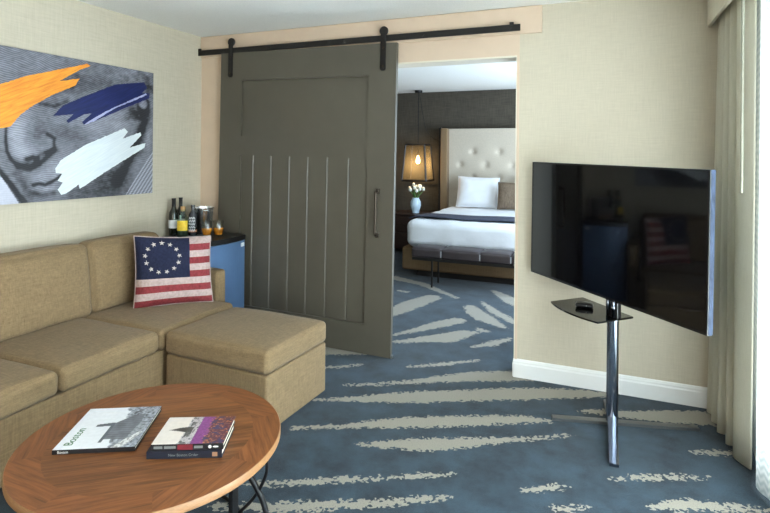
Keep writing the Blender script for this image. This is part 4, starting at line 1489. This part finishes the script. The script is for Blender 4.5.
obj('plinth', box(B(), (-2.18 - BX, 6.32 - BY, 0), (-0.42 - BX, 8.08 - BY, 0.09)), mat('black_bed_plinth', (24, 20, 18), 0.7, var=0.1), bed)
obj('base', bb((-2.335, 6.20, 0.085), (-0.265, 8.09, 0.365), r=0.03, n=8), base_m, bed, smooth=True)
obj('mattress', bb((-2.235, 6.22, 0.366), (-0.365, 8.09, 0.66), r=0.06, n=6), duvet_m, bed, smooth=True)
bm = bb((-2.262, 6.115, 0.372), (-0.338, 8.06, 0.715), r=0.10, puff=(0.01, 0.012, 0.012), n=26, wob=0.010)
obj('duvet', bm, duvet_m, bed, smooth=True)
# headboard: tufted panel, wings, black frame
HBX0, HBX1, HZ = -2.275, -0.325, 1.915
btn = []
for k, z in enumerate((1.56, 1.36, 1.16, 0.96, 0.76)):
    for i in range(6):
        btn.append((-1.90 + 0.40 * i - 0.20 * (k % 2) * 1.0 + (0.40 if k % 2 and False else 0.0) - 0.0, z))
bm = B()
nu, nv = 96, 70
gr = []
for j in range(nv + 1):
    row = []
    for i in range(nu + 1):
        x, z = HBX0 + (HBX1 - HBX0) * i / nu, 0.40 + (HZ - 0.40) * j / nv
        dep = 0.0
        for bx_, bz_ in btn:
            r_ = math.hypot(x - bx_, z - bz_)
            dep += 0.032 * math.exp(-(r_ / 0.042) ** 2) + 0.010 * math.exp(-(r_ / 0.11) ** 2)
        row.append(bm.verts.new((x - BX, 8.095 + dep - BY, z)))
    gr.append(row)
for j in range(nv):
    for i in range(nu):
        bm.faces.new((gr[j][i], gr[j][i + 1], gr[j + 1][i + 1], gr[j + 1][i]))
bmesh.ops.extrude_face_region(bm, geom=bm.faces[:])
for v in bm.verts[(nu + 1) * (nv + 1):]:
    v.co.y = 8.19 - BY
hb = obj('headboard', bm, head_m, bed, angle=60)
bt = None
for bx_, bz_ in btn:
    if not (HBX0 + 0.05 < bx_ < HBX1 - 0.05):
        continue
    if bt is None:
        b = B()
        lathe(b, [(0.0, 0.008), (0.009, 0.005), (0.012, 0.0), (0.0, 0.0)], n=12)
        for v in b.verts:
            v.co = Vector((v.co.x, -v.co.z, v.co.y))
        bt = obj('button', b, head_m, hb, smooth=True)
    else:
        c_ = bt.copy()
        COL.objects.link(c_)
        c_.parent = hb
        bt = c_
    bt.location = (bx_ - BX, 8.095 + 0.040 - BY, bz_)
for x0, x1 in ((-2.385, -2.277), (-0.323, -0.215)):
    obj('headboard_wing', bb((x0, 7.985, 0.03), (x1, 8.195, 1.920), r=0.018, n=4), wing_m, bed, smooth=True)
for x0, x1 in ((-2.422, -2.388), (-0.212, -0.178)):
    obj('headboard_post', box(B(), (x0 - BX, 8.03 - BY, 0), (x1 - BX, 8.19 - BY, 1.93), 0.004), black_plastic, bed)

# throw across the foot of the bed
thr = thing('bed_throw', 'charcoal blue throw folded across the foot of the white bed', 'throw', (BX, 6.42, 0.73))
b = B()
rows = []
prof_t = [(-0.955, -0.022), (-0.93, -0.008), (-0.880, 0.004)] + [(x, 0.010 + 0.004 * math.sin(7 * x)) for x in np.linspace(-0.8, 0.8, 20)] + [(0.880, 0.004), (0.93, -0.008), (0.955, -0.022)]
for y in np.linspace(-0.20, 0.20, 7):
    rows.append([b.verts.new((x, y + 0.012 * math.sin(5 * x), z + 0.003 * math.sin(9 * y + 4 * x))) for x, z in prof_t])
for a, c in zip(rows, rows[1:]):
    for i in range(len(a) - 1):
        b.faces.new((a[i], a[i + 1], c[i + 1], c[i]))
o = obj('blanket', b, weave('charcoal_throw_wool', (78, 82, 98), (58, 62, 78), scale=140, axes=('X', 'Y'), bump=0.3), thr, smooth=True)
md = o.modifiers.new('thickness', 'SOLIDIFY')
md.thickness = 0.010
md.offset = 1.0

# pillows propped on the headboard
white_pillow = mat('white_pillowcase', (238, 238, 240), 0.85, var=0.02, scale=8, bump=0.2, bscale=14, dist=0.012, spec=0.2)
for k, (x0, lab) in enumerate(((-2.08, 'white flanged pillow leaning on the tufted headboard'), (-1.17, 'white pillow behind the grey brown cushion on the bed'))):
    loc = (x0 + 0.3, 7.9, 0.73)
    w = 0.62
    p_ = thing('bed_pillow', lab, 'pillow', loc, 0, 'white pillows on the bed')
    pc = ((x0, 7.955, 1.178), (x0 + w, 7.955, 1.165), (x0 + 0.01, 7.78, 0.738), (x0 + w, 7.78, 0.738))
    ob, PP = pillow('pillowcase', pc, 0.17, white_pillow, p_, n=26, loc=loc, pinch=0.04)
    bm = B()
    ringp = [PP(t, 0, 1) for t in np.linspace(0, 1, 12)] + [PP(1, t, 1) for t in np.linspace(0, 1, 12)[1:]] + [PP(t, 1, 1) for t in np.linspace(1, 0, 12)[1:]] + [PP(0, t, 1) for t in np.linspace(1, 0, 12)[1:]]
    tube(bm, ringp, 0.010, 6)
    obj('flange', bm, white_pillow, p_, smooth=True)
cu_m = weave('taupe_cushion_cloth', (128, 110, 92), (98, 84, 70), scale=110, axes=('Z', 'Z'), bump=0.4)
loc = (-1.2, 7.65, 0.73)
cq = thing('bed_cushion', 'grey brown textured cushion in front of the white pillows', 'cushion', loc)
pillow('cover', ((-1.44, 7.72, 1.125), (-0.92, 7.72, 1.125), (-1.43, 7.60, 0.742), (-0.92, 7.60, 0.742)), 0.13, cu_m, cq, n=26, loc=loc, pinch=0.04)

# bench at the foot of the bed
bench_m = mat('aubergine_bench_leather', (58, 50, 52), 0.42, var=0.12, scale=30, bump=0.15, bscale=90)
be = thing('bed_bench', 'low tufted dark bench on thin black legs at the foot of the bed', 'bench', (-1.355, 5.93, 0))
xs = (-0.705, -0.355, 0.085, 0.42, 0.705)
for a, c in zip(xs, xs[1:]):
    obj('seat_cushion', softbox(B(), (a + 0.001, -0.150, 0.332), (c - 0.001, 0.150, 0.436), r=0.02, puff=(0, 0.006, 0.020), n=8, wob=0.003), bench_m, be, smooth=True)
for x in xs[1:-1]:
    obj('tufting_strap', box(B(), (x - 0.005, -0.150, 0.350), (x + 0.005, -0.138, 0.418), 0.002), mat('silver_strap', (196, 196, 200), 0.35, metal=0.4, var=0.04), be)
obj('frame', box(B(), (-0.70, -0.145, 0.300), (0.70, 0.145, 0.331), 0.003), black_m, be)
for x in (-0.465, 0.465):
    for y in (-0.125, 0.125):
        obj('leg', box(B(), (x - 0.009, y - 0.009, 0), (x + 0.009, y + 0.009, 0.300), 0.002), black_m, be)

# nightstand, vase, pendant lantern
night_m = mat('espresso_wood', (52, 34, 27), 0.4, var=0.25, scale=12, stretch=(1, 8, 8))
ns = thing('nightstand', 'dark espresso nightstand beside the bed under the lantern', 'nightstand', (-2.80, 7.93, 0))
obj('body', box(B(), (-0.30, -0.26, 0.06), (0.30, 0.26, 0.572), 0.003), night_m, ns)
obj('top', box(B(), (-0.315, -0.275, 0.573), (0.315, 0.27, 0.600), 0.003), night_m, ns)
for z in (0.075, 0.325):
    d_ = obj('drawer', box(B(), (-0.285, -0.275, z), (0.285, -0.258, z + 0.235), 0.003), night_m, ns)
    b = B()
    tube(b, [(-0.06, -0.276, z + 0.12), (-0.06, -0.295, z + 0.12), (0.06, -0.295, z + 0.12), (0.06, -0.276, z + 0.12)], 0.005, 8)
    obj('handle', b, bronze_m, d_)
for sx in (-0.27, 0.27):
    for sy in (-0.23, 0.23):
        obj('foot', box(B(), (sx - 0.02, sy - 0.02, 0), (sx + 0.02, sy + 0.02, 0.06)), night_m, ns)
VX, VY, VZ = -2.735, 7.85, 0.601
vs = thing('flower_vase', 'pale blue white china vase on the dark nightstand', 'vase', (VX, VY, VZ))
obj('china_body', lathe(B(), [(0.0, 0.0), (0.058, 0.0), (0.060, 0.008), (0.052, 0.020), (0.070, 0.060), (0.084, 0.120), (0.080, 0.175), (0.062, 0.210), (0.052, 0.225), (0.058, 0.238), (0.052, 0.238), (0.046, 0.224), (0.070, 0.16), (0.06, 0.06), (0.0, 0.03)], n=36), mat('pale_blue_china', (206, 226, 240), 0.15, var=0.04, coat=0.4), vs, smooth=True)
bq = thing('tulip_bunch', 'bunch of white tulips with green leaves in the china vase', 'flowers', (VX, VY, VZ + 0.20))
leaf_m = mat('tulip_leaf', (84, 122, 62), 0.6, var=0.2, scale=20)
petal_m = mat('white_tulip_petal', (240, 240, 226), 0.6, var=0.05, scale=30)
rnd = random.Random(8)
for k in range(11):
    a = k * 2.4
    r_ = 0.035 + 0.095 * math.sqrt((k + 0.5) / 11)
    tip = Vector((r_ * math.cos(a), r_ * math.sin(a), 0.215 - 0.9 * r_ * r_ * 6 + rnd.uniform(-0.015, 0.02)))
    b = B()
    tube(b, smooth_pts([(0.015 * math.cos(a), 0.015 * math.sin(a), -0.08), (0.03 * math.cos(a), 0.03 * math.sin(a), 0.05), tip], 5), 0.004, 6)
    s_ = obj('stem', b, leaf_m, bq, smooth=True)
    b = B()
    lathe(b, [(0.0, -0.005), (0.018, 0.004), (0.026, 0.022), (0.023, 0.042), (0.012, 0.058), (0.009, 0.050), (0.0, 0.03)], tip, 10)
    obj('blossom', b, petal_m, s_, smooth=True)
for k in range(9):
    a = k * 2.1 + 0.5
    b = B()
    pa = [Vector((0.02 * math.cos(a), 0.02 * math.sin(a), 0.0)), Vector((0.06 * math.cos(a), 0.06 * math.sin(a), 0.08)), Vector((0.105 * math.cos(a), 0.105 * math.sin(a), 0.12 + 0.01 * (k % 3)))]
    tube(b, smooth_pts(pa, 5), [0.006 + 0.012 * math.sin(math.pi * min(1, i / 10)) for i in range(11)], 8, flat=0.25)
    obj('leaf', b, leaf_m, bq, smooth=True)

PX, PY = -2.735, 7.945
pd = thing('pendant_lantern', 'black framed glass lantern glowing above the nightstand', 'pendant lamp', (PX, PY, 1.10))
zb, zt_, hb_, ht_ = 0.006, 0.56, 0.195, 0.152
b = B()
cb_ = [Vector((sx * hb_, sy * hb_, zb)) for sx, sy in ((-1, -1), (1, -1), (1, 1), (-1, 1))]
ctp = [Vector((sx * ht_, sy * ht_, zt_)) for sx, sy in ((-1, -1), (1, -1), (1, 1), (-1, 1))]
for i in range(4):
    j = (i + 1) % 4
    tube(b, [cb_[i], ctp[i]], 0.014, 4)
    tube(b, [cb_[i], cb_[j]], 0.015, 4)
    tube(b, [ctp[i], ctp[j]], 0.014, 4)
tube(b, [(ctp[0] + ctp[3]) / 2, (ctp[1] + ctp[2]) / 2], 0.008, 4)
obj('frame', b, black_m, pd)
seed_glass = frosted('seeded_lantern_glass', (226, 208, 168), 0.9)
for i in range(4):
    j = (i + 1) % 4
    b = B()
    n_ = (cb_[j] - cb_[i]).cross(ctp[i] - cb_[i]).normalized() * 0.003
    prism(b, [cb_[i], cb_[j], ctp[j], ctp[i]], n_)
    obj('glass_pane', b, seed_glass, pd)
b = B()
lathe(b, [(0.0, 0.470), (0.018, 0.468), (0.022, 0.440), (0.020, 0.395), (0.0, 0.392)], n=16)
cyl(b, (0, 0, 0.465), (0, 0, 0.56), 0.006, 8)
obj('socket', b, black_m, pd, smooth=True)
obj('bulb', lathe(B(), [(0.0, 0.392), (0.014, 0.388), (0.018, 0.365), (0.032, 0.325), (0.034, 0.300), (0.026, 0.275), (0.0, 0.262)], n=20), emit('filament_bulb', (255, 206, 130), 26.0), pd, smooth=True)
b = B()
cyl(b, (0, 0, 0.555), (0, 0, ZC - 1.10 - 0.03), 0.006, 8)
obj('down_rod', b, black_m, pd)
obj('canopy', lathe(B(), [(0.0, ZC - 1.10 - 0.035), (0.055, ZC - 1.10 - 0.035), (0.060, ZC - 1.10 - 0.028), (0.060, ZC - 1.10 - 0.001), (0.0, ZC - 1.10 - 0.001)], n=28), black_m, pd, angle=40)
b = B()
tube(b, smooth_pts([(0.012, 0.01, ZC - 1.14), (0.055, 0.05, 1.05), (0.10, 0.10, 0.80), (0.20, 0.20, 0.66), (0.31, 0.262, 0.63), (0.318, 0.266, 0.50)], 8), 0.004, 6)
obj('cord', b, black_m, pd, smooth=True)
lp = bpy.data.lights.new('lantern_light', 'POINT')
lp.energy = 10
lp.color = (1.0, 0.72, 0.40)
lp.shadow_soft_size = 0.035
lo = bpy.data.objects.new('lantern_light', lp)
COL.objects.link(lo)
lo.location = (PX, PY, 1.10 + 0.235)
